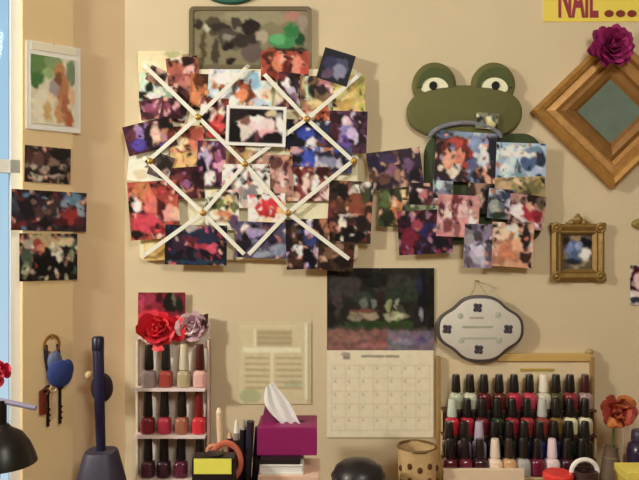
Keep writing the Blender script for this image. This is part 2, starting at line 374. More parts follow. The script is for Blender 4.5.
mp('photo of pink and lilac faces in dark clothes near the middle of the memo board', 214, 164, 34, 46, 2, '5a2c48',
   [('e','c0a8c8',206,157,6,8),('e','20142c',202,170,5,13),('e','e0a0b0',220,166,6,6),('e','4a1c34',214,154,4,8),('e','a05878',218,157,4,5),('e','f0dce0',210,178,6,7),('e','6a3040',222,177,6,5),('e','30142a',216,188,9,3)])
mp('olive brown photo of a cluster of faces under the white bordered photo', 248, 156, 44, 28, 0, '8a7048',
   [('e','4a5030',262,162,8,6),('e','b08858',238,156,6,7),('e','6a3a34',232,160,4,8),('e','c0a060',248,158,6,9),('e','e0b098',268,156,6,6),('e','3a2c20',270,165,4,6),('e','f0dcc0',258,148,11,3),('e','5a3028',240,149,5,4)])
mp('brownish pink group photo left of the maroon-lit people', 275, 176, 36, 42, -2, 'b08070',
   [('e','d8a890',268,170,6,6),('e','6a4038',276,163,6,6),('e','e0b8a8',284,178,5,8),('e','7a4a44',271,182,5,7),('e','c89080',280,190,6,5),('e','5a3030',287,166,4,6),('e','f0d8c8',264,184,4,6)])
mp('white photo with a thin reddish figure in the centre of the memo board', 246, 186, 48, 44, 0, 'efe2cc',
   [('l','b06a60',250,170,250,190,4),('e','8a8480',250,194,7,8),('e','c8b0a0',252,204,10,6),('e','d8c4a8',232,186,5,7),('e','a0887a',241,192,4,6),('e','f4ead8',258,178,6,8),('e','4a3c34',229,187,4,4)])
mp('white photo with green and orange patches right of the lower left button', 222, 210, 34, 40, 0, 'f0dfc4',
   [('e','7a7a40',220,203,9,5),('e','e0c890',228,200,5,4),('e','d88860',224,214,7,3),('e','4a4c38',213,204,4,5),('e','b09060',222,220,8,3),('e','6a4860',234,222,5,8)])
mp('photo with a bright red heart-shaped patch near the lower right button', 267, 210, 38, 32, -3, 'ecd9c6',
   [('e','d02830',262,209,9,8),('e','d83038',273,205,8,8),('e','e0c8a0',268,221,8,4),('e','e0b878',282,208,5,7),('e','f4e6dc',253,214,5,7),('e','b82028',267,213,8,5)])
mp('grey-purple photo at the bottom middle of the memo board', 262, 240, 54, 36, 2, '5a5068',
   [('e','a898b8',255,234,7,6),('e','28202c',243,245,9,7),('e','3a3858',260,240,5,4),('e','8890a0',279,250,9,6),('e','7a4a50',268,228,7,4),('e','e8d8e0',245,228,4,4),('e','302a40',272,238,4,6),('e','98a0a8',262,255,10,3)])
mp('long maroon photo with a small purple glow left of centre', 187, 183, 34, 32, -4, '481c24',
   [('e','a06088',186,184,4,4),('e','7a3a38',179,178,6,5),('e','2c1018',196,178,5,9),('e','5a2830',188,195,8,4),('e','280e14',178,191,5,5)])
mp('small dark oval grey-brown portrait at the left between two ribbons', 161, 166, 22, 24, 20, '6a5850',
   [('e','302820',164,164,7,9),('e','a08478',166,172,4,5),('e','4a4840',156,160,4,5),('e','c8b8a8',170,176,3,3)])
mp('photo of purple-dressed people poking out at the left edge of the memo board', 150, 136, 50, 30, -14, '4a2038',
   [('e','a080b0',139,134,5,9),('e','5a48a0',140,146,9,6),('e','6a3040',131,135,5,7),('e','e0b8a0',156,135,5,9),('e','2a1420',149,139,4,9),('e','18120f',167,122,8,7),('e','c08060',165,136,5,6),('e','7a3424',171,135,4,5),('e','201418',158,148,10,3),('e','3a1420',134,124,10,4)])
mp('photo of people in orange and red at the lower left edge of the memo board', 154, 210, 50, 58, -4, 'b8503c',
   [('e','c87848',142,190,9,10),('e','6a3020',160,185,7,5),('e','1c1210',132,206,5,11),('e','f0e0dc',137,207,4,6),('e','d04050',147,224,13,11),('e','d87060',150,203,7,10),('e','5a1c1c',161,206,4,16),('e','e09888',169,213,8,9),('e','a03c30',163,194,7,8),('e','8a2828',158,230,8,5),('e','241412',136,234,8,4),('e','e8b090',176,214,5,8)])
mp('dark navy photo with a red vehicle at the bottom left of the memo board', 196, 245, 62, 40, 1, '1e1a28',
   [('e','2c3048',200,236,18,9),('e','3c2438',182,243,10,8),('l','b03848',186,243,212,249,5),('e','d0506a',212,248,5,6),('e','6a2434',190,240,8,4),('e','b0a098',190,228,8,3),('e','181820',222,250,6,8),('e','2c4050',196,262,28,2)], )
mp('dark photo with a lilac figure and a white blob under the lower right ribbons', 308, 244, 44, 50, -2, '241a1c',
   [('e','c8b0d0',309,230,4,8),('e','f0ece4',299,250,5,5),('e','3a4878',311,240,7,6),('e','4a3028',296,262,9,5),('e','c0a0a8',317,252,3,7),('e','5a4028',294,234,5,9),('e','181018',308,258,7,8),('e','6a4838',325,244,5,10)])
mp('brown photo hanging off the bottom right of the memo board', 336, 256, 36, 30, 4, '4a3424',
   [('e','7a5840',328,252,6,6),('e','241814',342,262,8,6),('e','98785c',338,248,5,5),('e','30201a',326,266,6,4),('e','5a2c24',350,254,6,6)])
mp('white bordered photo of figures in black and white in the middle of the memo board', 256, 126, 60, 40, 2, '2a2022',
   [('e','d8c8b8',243,130,9,11),('e','e8c8c0',262,126,13,9),('e','f0e0d8',256,118,7,4),('e','14100e',254,112,7,4),('e','141010',235,134,6,11),('e','e0a8a8',268,134,10,5),('e','181012',273,138,9,5),('e','8a5a50',245,121,5,4),('e','c8b890',272,113,6,4),('e','6a3a44',256,138,3,7),('e','f4ece0',280,124,4,10)], border=3.2, top=True, mottle=.06)
mp('tilted navy photo with a grey glow at the upper right of the memo board', 336, 67, 32, 32, 17, '23222c',
   [('e','50506a',338,68,10,10),('e','8a889a',340,72,6,7),('e','6a5068',328,74,6,5),('e','3c3c58',330,62,7,6)], border=1.4, bcol='2a2626', top=True, mottle=.06)

# ------------------------------------------------------------------ grey-green plaque above the board, and the thing hanging above it
pq = thing('picture_plaque', 'grey-green rounded metal plaque with dark brown shapes hung above the memo board', 'plaque', P(251, 39, 0))
bm = B(); plate(bm, rrect(-61*s0, 61*s0, -31*s0, 31*s0, .012), 0, .009, .002)
obj('backplate', bm, mat('6a5c40', .5, .2), pq)
bm = B(); o_ = rrect(-61*s0, 61*s0, -31*s0, 31*s0, .012); i_ = rrect(-57*s0, 57*s0, -27*s0, 27*s0, .009)
loft(bm, [[(x, -.007, z) for x, z in o_], [(x, -.0118, z) for x, z in o_], [(x, -.0123, z) for x, z in i_], [(x, -.0092, z) for x, z in i_]], cap0=False, cap1=False)
obj('rim', bm, mat('6a5e42', .45, .3), pq)
bm = print_bm(114, 54, s0, s0, .001, 251, 38.5, 0, '867c5a',
   [('e','988e6c',262,18,40,7),('e','544a38',214,27,9,9),('e','c0b69a',206,30,3,4),('e','3c3026',198,26,5,5),('e','4a4034',236,24,6,6),('e','3a3028',222,30,12,5,15),('e','2c221c',250,28,9,8),('e','544a3e',232,40,14,9,20),('e','3c3228',246,42,14,8),('e','8a8470',229,38,5,3),('e','8a8470',240,30,4,3),('e','2a201c',228,47,6,4),('e','6a5a50',252,54,11,9),('e','2c201c',231,62,4,4),('e','4c4032',216,52,4,14),('e','5a4a30',204,46,3,15),('e','a89a80',262,38,6,6),
    ('e','3c8a4c',284,42,15,7),('e','2c7a40',291,32,8,6),('e','5aa868',278,40,8,5),('e','1c4a2a',300,40,4,7),('e','b07c68',293,17,9,5),('e','9c8a78',303,24,5,8),('e','3a3020',288,51,22,3),('e','a04c34',270,57,9,8)], mottle=.05)
for v in bm.verts: v.co.y -= .0086
obj('painted_face', bm, [PRINT, PAPER], pq)
hat = thing('hanging_ornament', 'dark green ornament cut off by the top edge above the plaque', 'ornament', P(231, -12.6, 0))
bm = B(); plate(bm, ell(0, 0, 30*s0, 17.5*s0), 0, .012, .004); obj('body', bm, mat('1e5a46', .6), hat, smooth=True)
bm = B(); torus(bm, (0, -.006, 17.5*s0), .008, .0015); obj('hanging_loop', bm, mat('8a7a50', .4, .6), hat)

# ------------------------------------------------------------------ frog memo board
frog = thing('frog_board', 'olive green frog-faced memo board with photos clipped all over its body', 'memo board', P(463, 150, 0))
FG, FGD = mat('5d5b2f', .75, scale=60, bump=.15), mat('4a5228', .75, scale=60)
ox = lambda px: (px-463)*s0
oz = lambda py: (150-py)*s0
head = [(ox(463)+57*s0*math.copysign(abs(math.cos(t))**.8, math.cos(t)), oz(114)+27*s0*math.copysign(abs(math.sin(t))**.85, math.sin(t))) for t in [2*PI*i/48 for i in range(48)]]
bm = B(); plate(bm, head, -.010, .014, .007); obj('head', bm, FG, frog, smooth=True)
bm = B(); plate(bm, rrect(ox(424), ox(541), oz(244), oz(134), .05, 8), 0, .012, .004); obj('body', bm, mat('3a4426', .8), frog, smooth=True)
for ex in (433.5, 492):
    bm = B(); plate(bm, ell(ox(ex), oz(86), 21.5*s0, 22*s0), -.002, .018, .006); e = obj('eye_mound', bm, FG, frog, smooth=True)
    # eyeball: a half disc under the heavy lid
    half = [(ox(ex)+13.5*s0*math.cos(t), oz(91)+11.5*s0*math.sin(t)*(1 if math.sin(t) > 0 else .45)) for t in [2*PI*i/28 for i in range(28)]]
    bm = B(); plate(bm, half, -.020, .0035, .0015); obj('eye_white', bm, mat('efe2b4', .5), e)
    bm = B(); plate(bm, ell(ox(ex+(-2 if ex < 460 else 1)), oz(88), 4*s0, 4.3*s0, 20), -.0235, .003, .001); obj('pupil', bm, mat('14140c', .8), e)
    lid = [(ox(ex)+17.5*s0*math.cos(t), oz(89)+19*s0*math.sin(t)) for t in [PI*i/16 for i in range(17)]]+[(ox(ex)+13.2*s0*math.cos(t), oz(90)+10.5*s0*math.sin(t)) for t in [PI*(16-i)/16 for i in range(17)]]
    bm = B(); loft(bm, [[(x, -.0195, z) for x, z in lid], [(x, -.0255, z) for x, z in lid]]); obj('eyelid', bm, FGD, e)
    for q in (e.children): pass
bm = B(); tube(bm, [(ox(463)+36*s0*math.cos(t), -.027, oz(142)+17*s0*math.sin(t)) for t in [PI*(.05+.9*i/18) for i in range(19)]], [.004]+[.0065]*17+[.004], 8); obj('mouth_band', bm, mat('76767a', .8, var=.35, scale=60), frog, smooth=True)
FGP = 'photos on the frog memo board'
fl = [.0245]
def fp(label, *a, **k):
    fl[0] += .0005
    a = list(a); a[6] = busy(*a[:4], *a[5:7])
    return photo(label, *a[:5], fl[0], *a[5:], group=FGP, **k)
fp('dark purple group photo clipped at the upper left of the frog board', 395, 169, 54, 38, -7, '3a2838',
   [('e','8a6070',392,172,5,6),('e','6a4838',384,180,6,6),('e','a07860',398,176,4,5),('e','2a2040',376,162,9,7),('e','7a5878',408,165,6,7),('e','201820',415,177,6,9),('e','c09a80',404,182,3,4),('e','c8b0a0',372,187,3,4),('e','4a3858',388,160,9,5),('e','5a3c34',372,177,5,6),('e','d0a890',415,184,4,3)])
fp('photo of an orange face among dark leaves, lower left of the frog board', 395, 208, 32, 38, 3, '3c4428',
   [('e','d08850',397,206,6,7),('e','5a6a38',385,200,6,8),('e','c07040',399,212,6,4),('e','283018',388,218,8,7),('e','f0c898',394,203,3,3),('e','6a6038',406,221,6,5)])
fp('olive photo with a green lawn under the purple group photo', 424, 212, 44, 24, 0, '566038',
   [('e','8a9070',418,214,9,4),('e','384024',432,218,10,5),('e','b0b098',438,206,5,6),('e','6a7848',410,220,7,4)])
fp('small dark photo with one pink face left of the pink portrait', 424, 194, 30, 22, 2, '281e24',
   [('e','c87878',423,194,5,5),('e','e8c8c0',420,191,3,3),('e','48303c',432,192,5,7),('e','181014',415,198,5,6),('e','6a3038',428,201,6,3)])
fp('small grey-lilac photo right of the pink-faced one', 443, 186, 20, 24, 0, '98a0a0',
   [('e','c8d0d0',440,182,5,6),('e','5a6060',449,190,5,7),('e','8a8098',443,194,5,5)])
fp('maroon and purple night photo at the bottom left of the frog board', 425, 232, 54, 44, -3, '38182c',
   [('e','801c38',410,238,8,11),('e','2c2c58',427,230,8,8),('e','a04058',417,224,6,5),('e','181424',438,242,12,7),('e','5a4878',440,226,6,5),('e','a8788c',430,240,3,4),('e','4a1c24',448,234,6,6),('e','68203c',404,248,6,4)])
fp('dark photo of a pale face in the middle of the frog board', 484, 194, 32, 40, 4, '2a1a16',
   [('e','b08870',479,188,5,7),('e','140e0c',490,196,6,12),('e','c8b098',480,198,4,5),('e','4a3028',472,188,4,8),('e','d8a898',478,204,5,4)])
fp('photo of two people in red and grey-blue right under the frog mouth', 466, 157, 62, 50, 4, '34242c',
   [('e','8a98b0',468,132,33,7),('e','b8c0c8',484,130,12,5),('e','5a6880',446,132,10,5),('e','7a2a20',455,150,15,14),('e','e0a080',450,160,8,10),('e','b84838',455,143,8,5),('e','f0d0b8',453,172,6,6),('e','d88868',460,156,5,7),('e','d0d4dc',482,156,8,11),('e','8898b8',478,145,9,7),('e','20202c',494,152,5,12),('e','60688a',472,165,5,7),('e','301c14',440,148,4,10),('e','a84030',464,166,4,4),('e','f0e8e4',484,150,4,5)])
fp('pale blue and white seaside photo at the upper right of the frog board', 521, 161, 50, 36, 2, 'a8bcc8',
   [('e','dce6e8',517,152,18,6),('e','506888',528,164,7,7),('e','303848',540,157,6,9),('e','c8d8dc',510,166,6,9),('e','8098a8',520,174,8,3),('e','e8e0d8',503,168,4,6),('e','708aa0',532,150,10,3)])
fp('tan and olive photo right of the dark pale-face photo', 520, 188, 50, 22, -2, 'a08a58',
   [('e','c8a878',506,186,7,4),('e','7a7440',535,186,9,7),('e','d8c098',518,182,6,3),('e','5a5438',526,194,6,4),('e','b89a78',500,192,5,4)])
fp('small blue-grey photo of a seated figure left of the red-dressed person', 502, 204, 28, 30, 5, '6a7078',
   [('e','384058',502,198,7,6),('e','a0a898',494,206,5,7),('e','304028',497,216,8,4),('e','b8b8c0',511,204,4,6),('e','503c38',508,212,5,5)])
fp('photo of a dark-haired person in red at the right of the frog board', 527, 212, 36, 34, 6, 'b08878',
   [('e','b02c3c',528,213,8,9),('e','2a1c18',533,198,6,5),('e','e8d0d0',517,212,6,7),('e','8a2030',538,216,5,7),('e','d8a088',531,206,4,4),('e','4a3438',522,226,9,3),('e','685844',541,202,5,6)])
fp('pink portrait of two faces left of the dark photo', 458, 216, 42, 42, 3, 'c89088',
   [('e','e8c0b8',449,210,5,9),('e','7a3438',456,204,5,9),('e','e8b8b0',463,212,5,9),('e','8a4848',448,226,6,7),('e','d89890',466,226,8,8),('e','58282c',441,210,3,10),('e','9a5858',458,230,4,6),('e','f0dcd0',473,220,4,6)])
fp('peach and orange photo with a dark edge at the bottom right of the frog board', 512, 245, 42, 44, 4, 'd09a78',
   [('e','c8805c',508,252,10,9),('e','e8c0a0',500,234,9,7),('e','2c2028',526,236,5,13),('e','e0a880',516,244,6,6),('e','402c28',524,258,5,6),('e','b0785c',498,260,8,5),('e','d8cfc0',512,228,6,4)])
fp('lavender photo of a grey figure at the bottom of the frog board', 478, 246, 28, 44, 2, '8a7c8c',
   [('e','b8b0c0',478,256,9,9),('e','50484c',478,236,5,6),('e','a09a98',470,240,4,8),('e','d0c8d8',480,252,4,6),('e','5a5464',488,252,4,10),('e','6a5c60',468,262,4,5)])
fp('small greyish photo with a pale yellow patch stuck on the frog face', 487, 121, 22, 16, 4, '8a8a6c',
   [('e','c8c080',490,122,5,6),('e','282c1c',478,119,4,4),('e','6a7058',494,116,4,4),('e','e0dcb0',489,118,3,3)])

# ------------------------------------------------------------------ diamond frame with pompom flower
GOLD = mat('a67838', .5, .35, var=.35, scale=60, bump=.5); GOLD2 = mat('855c2a', .5, .35, var=.35, scale=40, bump=.3)
dia = thing('diamond_frame', 'gold stepped wooden picture frame hung as a diamond', 'picture frame', P(609, 112, 0))
def ringprof(bm, prof, z=1.0):                    # square mitred moulding standing on its corner
    vs = []
    for r, y in prof: vs.append([bm.verts.new((r*math.cos(PI/2*k), -y, r*z*math.sin(PI/2*k))) for k in range(4)])
    for a, b in zip(vs, vs[1:]):
        for k in range(4): bm.faces.new((a[k], a[(k+1) % 4], b[(k+1) % 4], b[k]))
q = s0
bm = B(); ringprof(bm, [(79*q, .002), (79*q, .026), (75*q, .031), (69*q, .028), (66*q, .021)], .97); obj('outer_moulding', bm, GOLD, dia)
bm = B(); ringprof(bm, [(66*q, .012), (66*q, .020), (57*q, .023), (52*q, .015)], .97); obj('middle_moulding', bm, mat('b4854a', .48, .35, var=.3, scale=60, bump=.5), dia)
bm = B(); ringprof(bm, [(52*q, .008), (52*q, .014), (46*q, .018), (38*q, .014), (33*q, .008)], .97); obj('inner_moulding', bm, GOLD2, dia)
bm = B(); ringprof(bm, [(79*q, .002), (20*q, .002)], .97); ringprof(bm, [(79*q, .0), (20*q, .0)], .97); obj('backing', bm, GOLD2, dia)
bm = B(); loft(bm, [[(34*q*math.cos(PI/2*k), y, 33*q*math.sin(PI/2*k)) for k in range(4)] for y in (-.004, -.008)])
obj('mirror_panel', bm, mat('62705f', .3, 0, var=.3, scale=25, coat=.3), dia)
pom = thing('pompom_flower', 'magenta pompom flower with pointed petals pinned on the top of the diamond frame', 'flower', P(610, 48, .034))
MAG = [mat(h, .7) for h in ('8c1450', '7a1048', 'a02462')]
for k in range(52):
    zf = rng.random(); th = k*2.399963; el = math.radians(10+75*zf)
    d = Vector((math.cos(th)*math.cos(el), -math.sin(el), math.sin(th)*math.cos(el)))
    Lp = .060*(1-.25*zf); side = d.cross(Vector((0, 1, 0.001))).normalized(); up = side.cross(d)
    bm = B(); loops = []
    for f, wv in ((.1, .005), (.45, .013), (.75, .014), (.93, .008), (1, .0008)):
        c = d*Lp*f+up*(.006*math.sin(f*2)); loops.append([c-side*wv, c+up*.0012, c+side*wv, c-up*.0012])
    loft(bm, loops); obj('petal', bm, MAG[k % 3], pom, smooth=True)
bm = B(); ball(bm, (0, -.012, 0), .014); obj('flower_centre', bm, MAG[1], pom, smooth=True)

# ------------------------------------------------------------------ yellow sign with red letters
sg = thing('paper_sign', 'yellow paper sign with big dark red letters at the top right corner', 'sign', P(600, 4, 0))
bm = B(); box(bm, -57*q, 64*q, -.002, 0, -18*q, 40*q); obj('sheet', bm, mat('e0c84c', .6, var=.04), sg)
def text(body, x0, x1, zb, zt, y, m, parent, name='lettering'):
    cu = bpy.data.curves.new(name, 'FONT'); cu.body = body; cu.size = 1; cu.extrude = .02; cu.offset = .028
    t = bpy.data.objects.new(name, cu); C.objects.link(t); bpy.context.view_layer.update()
    dg = bpy.context.evaluated_depsgraph_get(); me = bpy.data.meshes.new_from_object(t.evaluated_get(dg)); bpy.data.objects.remove(t)
    xs = [v.co.x for v in me.vertices]; ys = [v.co.y for v in me.vertices]
    for v in me.vertices:
        x = x0+(v.co.x-min(xs))/(max(xs)-min(xs))*(x1-x0); z = zb+(v.co.y-min(ys))/(max(ys)-min(ys))*(zt-zb)
        v.co = (x, y-v.co.z*.03, z)
    me.materials.clear(); me.materials.append(m); o = bpy.data.objects.new(name, me); C.objects.link(o); o.parent = parent; return o
RED = mat('8e2030', .5)
text('NAIL', -42*q, -2*q, -14*q, 22*q, -.0026, RED, sg)
text('...', 4*q, 36*q, -13.5*q, -6.5*q, -.0026, mat('7a2414', .5), sg)

# ------------------------------------------------------------------ small ornate frame
orn = thing('ornate_frame', 'small ornate antique gold frame with a blue and white picture', 'picture frame', P(576, 252, 0))
OG = mat('8a6c38', .45, .4, var=.35, scale=60, bump=.5)
bm = B()
def rectring(bm, prof):
    vs = [[bm.verts.new((sx*a, -y, sz*b)) for sx, sz in ((1, 1), (-1, 1), (-1, -1), (1, -1))] for a, b, y in prof]
    for p, r in zip(vs, vs[1:]):
        for k in range(4): bm.faces.new((p[k], p[(k+1) % 4], r[(k+1) % 4], r[k]))
rectring(bm, [(26*q, 28*q, .001), (26*q, 28*q, .014), (23*q, 25*q, .020), (20*q, 21*q, .014), (18*q, 19.5*q, .016), (15*q, 17*q, .008), (15*q, 17*q, .003)])
obj('frame', bm, OG, orn)
bm = B(); box(bm, -25*q, 25*q, -.003, 0, -27*q, 27*q); obj('backing', bm, mat('4a3a20', .7), orn)
for sx in (-1, 1):
    for sz in (-1, 1):
        bm = B(); torus(bm, (sx*22*q, -.016, sz*24*q), .010, .004, n=16); ball(bm, (sx*22*q, -.018, sz*24*q), .006, (1, .7, 1)); ball(bm, (sx*26*q, -.013, sz*27*q), .006, (1, .7, 1)); obj('corner_scroll', bm, OG, orn, smooth=True)
bm = B()
for a, b, r in ((0, 32, .012), (-6, 29, .009), (6, 29, .009), (-11, 27.5, .006), (11, 27.5, .006), (0, 36, .006)): ball(bm, (a*q, -.012, b*q), r, (1, .6, 1))
obj('crest', bm, OG, orn, smooth=True)
bm = print_bm(31, 35, q, q, .001, 576, 252, 0, '6a5c48',
   [('e','9a8a68',576,252,13,16),('e','5a6c8c',574,252,9,11),('e','1a1a1c',584,244,7,6),('e','e8e4dc',584,254,5,6),('e','2c3038',572,262,8,4),('e','7a8cac',568,248,4,6),('e','3a2c24',566,240,5,4),('e','8a98b0',578,246,4,4)])
for v in bm.verts: v.co.y -= .0035
obj('picture', bm, [PRINT, PAPER], orn)

# cut-off pieces at the right edge
photo('dark maroon and white photo cut off by the right edge', 643, 285, 26, 40, 0, .004, 'd8ccc0',
      [('r','4a1824',630,266,656,290),('e','e0b8b8',638,281,4,7),('r','3c3c48',630,297,656,304)], group=None)
orm = thing('wall_ornament', 'small olive gold oval ornament at the right edge below the diamond frame', 'ornament', P(644, 224, 0))
bm = B(); plate(bm, ell(0, 0, 13*q, 6*q, 24), 0, .010, .004); obj('medallion', bm, mat('8a7a40', .5, .3), orm, smooth=True)
bm = B(); ball(bm, (0, -.011, 0), .008, (1, .5, .7)); obj('boss', bm, mat('b09a58', .5, .3), orm, smooth=True)

# ------------------------------------------------------------------ calendar
cal = thing('wall_calendar', 'open wall calendar with a shady park picture above a cream date page', 'calendar', P(380, 268, 0))
bm = print_bm(107, 82, q, q, .002, 380.5, 309, 0, '26241e',
   [('e','3a3430',345,285,16,12),('e','34342c',395,285,25,10),('e','2c3426',400,295,20,8),('e','403834',336,300,6,16),('e','1a1a16',375,280,14,8),('e','30382c',362,297,10,6),('e','6a6a60',364,303,4,6),('e','707468',374,304,3,5),('e','867a62',356,316,7,4),('e','9c8a72',370,316,7,4.5),('e','7a4a40',364,311,10,1.5),('e','94966e',395,316,13,4.5),('e','8a9468',388,305,3,6),('e','8a8e7a',397,305,3,5),('e','bcb896',396,317,8,2),('e','30201c',381,305,2.2,20),('e','4a4838',401,309,4,4),
    ('r','344424',345,321,412,327),('e','2c3c20',365,324,16,3),('r','7e5850',326,329,386,352),('r','776a72',386,329,436,352),('e','8c6458',350,338,18,4),('e','9a6860',372,345,14,3),('e','6a5c74',420,342,8,5),('e','8a8088',403,341,12,3),('r','4a4438',326,327,436,330),
    ('e','16141c',422,295,5,32),('e','1a1812',431,300,4,34),('e','948c90',421,314,2,6),('e','26263a',419,285,3,8),('e','1c1a18',331,312,4,14)], mottle=.2, con=1.0)
bmesh.ops.translate(bm, verts=bm.verts, vec=(.5*q, -.002, -41*q)); obj('picture_page', bm, [MATTE_PRINT, PAPER], cal)
shp = [('r','8a8070',343,353,350,359),('e','a89880',345,354,4,2)]
for k in range(8): shp.append(('l','d2c29e',331.5+14*k,365,331.5+14*k,430,.7))
for k in range(6): shp.append(('l','d2c29e',331.5,365+13*k,429.5,365+13*k,.7))
for k, (a, b) in enumerate(((362, 370), (372, 383), (386, 398))): shp.append(('l', '8a806a', a, 356, b, 356, 2.2))
for r_ in range(5):
    for c_ in range(7): shp.append(('e', 'c0b290', 335+14*c_, 368+13*r_, 1.1, 1.3))
bm = print_bm(106, 87, q, q, .002, 380, 393.5, 0, 'e6d7b4', shp, mottle=.03, step=1.0, warp=.2, con=1)
bmesh.ops.translate(bm, verts=bm.verts, vec=(0, -.002, -125.5*q)); obj('date_page', bm, [MATTE_PRINT, PAPER], cal)
bm = B()
for k in range(26): torus(bm, ((-50+4*k)*q, -.003, -82*q), .0035, .0007, n=10, m=5)
obj('spiral_binding', bm, mat('6a6258', .4, .6), cal)
bm = B(); tube(bm, [(0, 0, -1*q), (0, -.012, -.6*q)], .0018); obj('nail', bm, mat('7a6a50', .4, .8), cal)

# ------------------------------------------------------------------ scalloped ceramic plaque on a wire
cer = thing('ceramic_plaque', 'white scalloped ceramic plaque with dark rim and four dark motifs hanging on a wire', 'plaque', P(479.5, 328.5, .0195))
def scal(rx, rz, n=72):
    o = []
    for i in range(n):
        t = 2*PI*i/n; k = 1+.055*math.cos(4*t)-.02*math.cos(8*t); o.append((rx*math.cos(t)*k, rz*math.sin(t)*k))
    return o
bm = B(); plate(bm, scal(41.5*q, 32*q), 0, .009, .003); obj('rim', bm, mat('4c4440', .4), cer, smooth=True)
bm = B(); plate(bm, scal(38.5*q, 29*q), -.007, .0045, .0015); obj('face', bm, mat('cbc3b0', .4), cer, smooth=True)
for x, z in ((-3, 21), (-33, 0), (27, 0), (-2, -20)):
    bm = B(); plate(bm, ell(x*q, z*q, 3.4*q, 3.8*q, 12), -.0112, .0012); 
    for k in range(4): ball(bm, (x*q+3*q*math.cos(k*PI/2+.7), -.012, z*q+3*q*math.sin(k*PI/2+.7)), 2.2*q, (1, .3, 1), 8, 6)
    obj('motif', bm, mat('403840', .6), cer)
for x, z, wd, h in ((-4, 11, 14, 'b09a8c'), (-3, 2, 30, 'a4a284'), (-1, -9, 34, 'aaa892')):
    bm = B(); box(bm, (x-wd/2)*q, (x+wd/2)*q, -.0119, -.0113, (z-1.1)*q, (z+1.1)*q); obj('painted_line', bm, mat(h, .6), cer)
for x, z in ((-20, 13), (17, 14), (-19, -11), (18, -11)):
    bm = B(); ball(bm, (x*q, -.0115, z*q), 3*q, (1, .2, 1), 8, 6); obj('leaf_motif', bm, mat('a8aa98', .6), cer)
bm = B(); tube(bm, [(-10*q, -.004, 31*q), (-2*q, -.006, 46*q), (8*q, -.004, 31*q)], .0009); obj('hanging_wire', bm, mat('9a865c', .5, .5), cer)
bm = B(); tube(bm, [(-2*q, .0195, 46.5*q), (-2*q, -.012, 47*q)], .002); obj('nail', bm, mat('8a7448', .4, .8), cer)

# ------------------------------------------------------------------ printed sheet taped to the wall
shp = [('r','b7a67e',257,330,292,346),('r','e9dcb6',243,347.5,301,352.5),('l','e4d6b0',272,352,272,396,2.4),('l','eadfba',306,324,306,398,2.2),('l','b0a078',309,324,309,402,1.5),('e','aeb083',250,396,11,7),('e','b2b48a',293,384,9,4),('l','d8caa0',242,326,300,326,1.2),('l','e6d8b2',255,330,255,345,2)]
for k in range(6): shp += [('l','b4a37a',246,358+6*k,268,358+6*k,2.4),('l','b4a37a',277,358+6*k,301,358+6*k,2.2)]
for k in range(3): shp.append(('l','a4946c',259,333+5*k,290,333+5*k,1.6))
sh = photo('pale greenish beige printed sheet with two text columns between narrow rack and calendar', 275, 363, 72, 82, 0, .003, 'cfc096', shp, name='printed_sheet', cat='paper', m=MATTE_PRINT, mottle=.03, warp=.2, con=1)

# ------------------------------------------------------------------ nail polish
def bottle(cap_px, body_px, s):
    t = thing('nail_polish', '', 'nail polish')
    bm = B(); r = 6.7*s; h = body_px*s
    lathe(bm, [(r*.75, 0), (r*.97, h*.05), (r, h*.2), (r, h*.72), (r*.88, h*.88), (r*.5, h*.98), (r*.42, h*1.0), (r*.42, h*1.06)], 20, sq=1.6)
    obj('glass_bottle', bm, mat('802020', .12, coat=.6), t, smooth=True)
    bm = B(); a = h*1.02; r = 4.7*s; c = cap_px*s
    lathe(bm, [(r*1.02, a), (r*1.05, a+c*.05), (r*.98, a+c*.3), (r*.8, a+c*.93), (r*.7, a+c), ], 18)
    obj('cap', bm, mat('1a1614', .3, coat=.3), t, smooth=True)
    return t
used = set()
def put(proto, px, py, d, body, cap, label, group):
    t = proto if proto.name not in used else None
    loc = P(px, py, d)
    if t is None: t = dup(proto, loc, 0, label, group)
    else: used.add(proto.name); t.location = loc; t['label'] = label; t['group'] = group
    for c in t.children:
        h = body if c.name.startswith('glass') else cap
        c.material_slots[0].link = 'OBJECT'; c.material_slots[0].material = mat(h, .14 if h == body else .3, coat=.5 if h == body else .3, var=.05)
    return t
ORD = ['first', 'second', 'third', 'fourth', 'fifth', 'sixth', 'seventh', 'eighth', 'ninth', 'tenth']
RACKW = mat('e6d4ba', .6, var=.05, scale=20); 
# the narrow wall rack
nr = thing('narrow_polish_rack', 'narrow cream upright nail polish rack with red flower on its header, left of printed sheet', 'rack', P(175, 480, 0))
nz = nr.location
def lz(py, d): return P(0, py, d).z-nz.z
hw = 36*q; zb = DZ-nz.z
bm = B(); box(bm, -hw, hw, -.010, -.002, zb, lz(318, .01), .002); obj('back_panel', bm, RACKW, nr)
SHELF = mat('dcc0b0', .5)
for py in (387.5, 434, 477.5):   # shelves at the bottles' feet
    bm = B(); zt = lz(py-1, .034); box(bm, -hw+.004, hw-.004, -.058, -.010, zt-.005, zt, .001); sv = obj('shelf', bm, SHELF, nr)
    bm = B(); box(bm, -hw+.004, hw-.004, -.061, -.0582, zt-.006, zt+.002, .0005); obj('shelf_lip', bm, mat('e6d0c4', .3), sv)
for sx in (-1, 1):
    bm = B(); box(bm, sx*hw-.0025+(-.0025 if sx > 0 else .0025), sx*hw+.0025+(-.0025 if sx > 0 else .0025), -.030, -.002, zb, lz(340, .03)); obj('side_panel', bm, mat('d8b8a8' if sx > 0 else 'e0ccb0', .5), nr)
bm = print_bm(47, 34, q, q, .002, 163, 309, 0, '8a2434',
   [('e','a03048',148,298,8,7),('e','1c1c16',172,302,8,10),('e','24281c',181,304,4,9),('e','4a1420',160,296,4,6),('e','d0283c',150,318,14,8),('e','7a6a50',176,299,2,6),('e','c04060',142,304,3,8)])
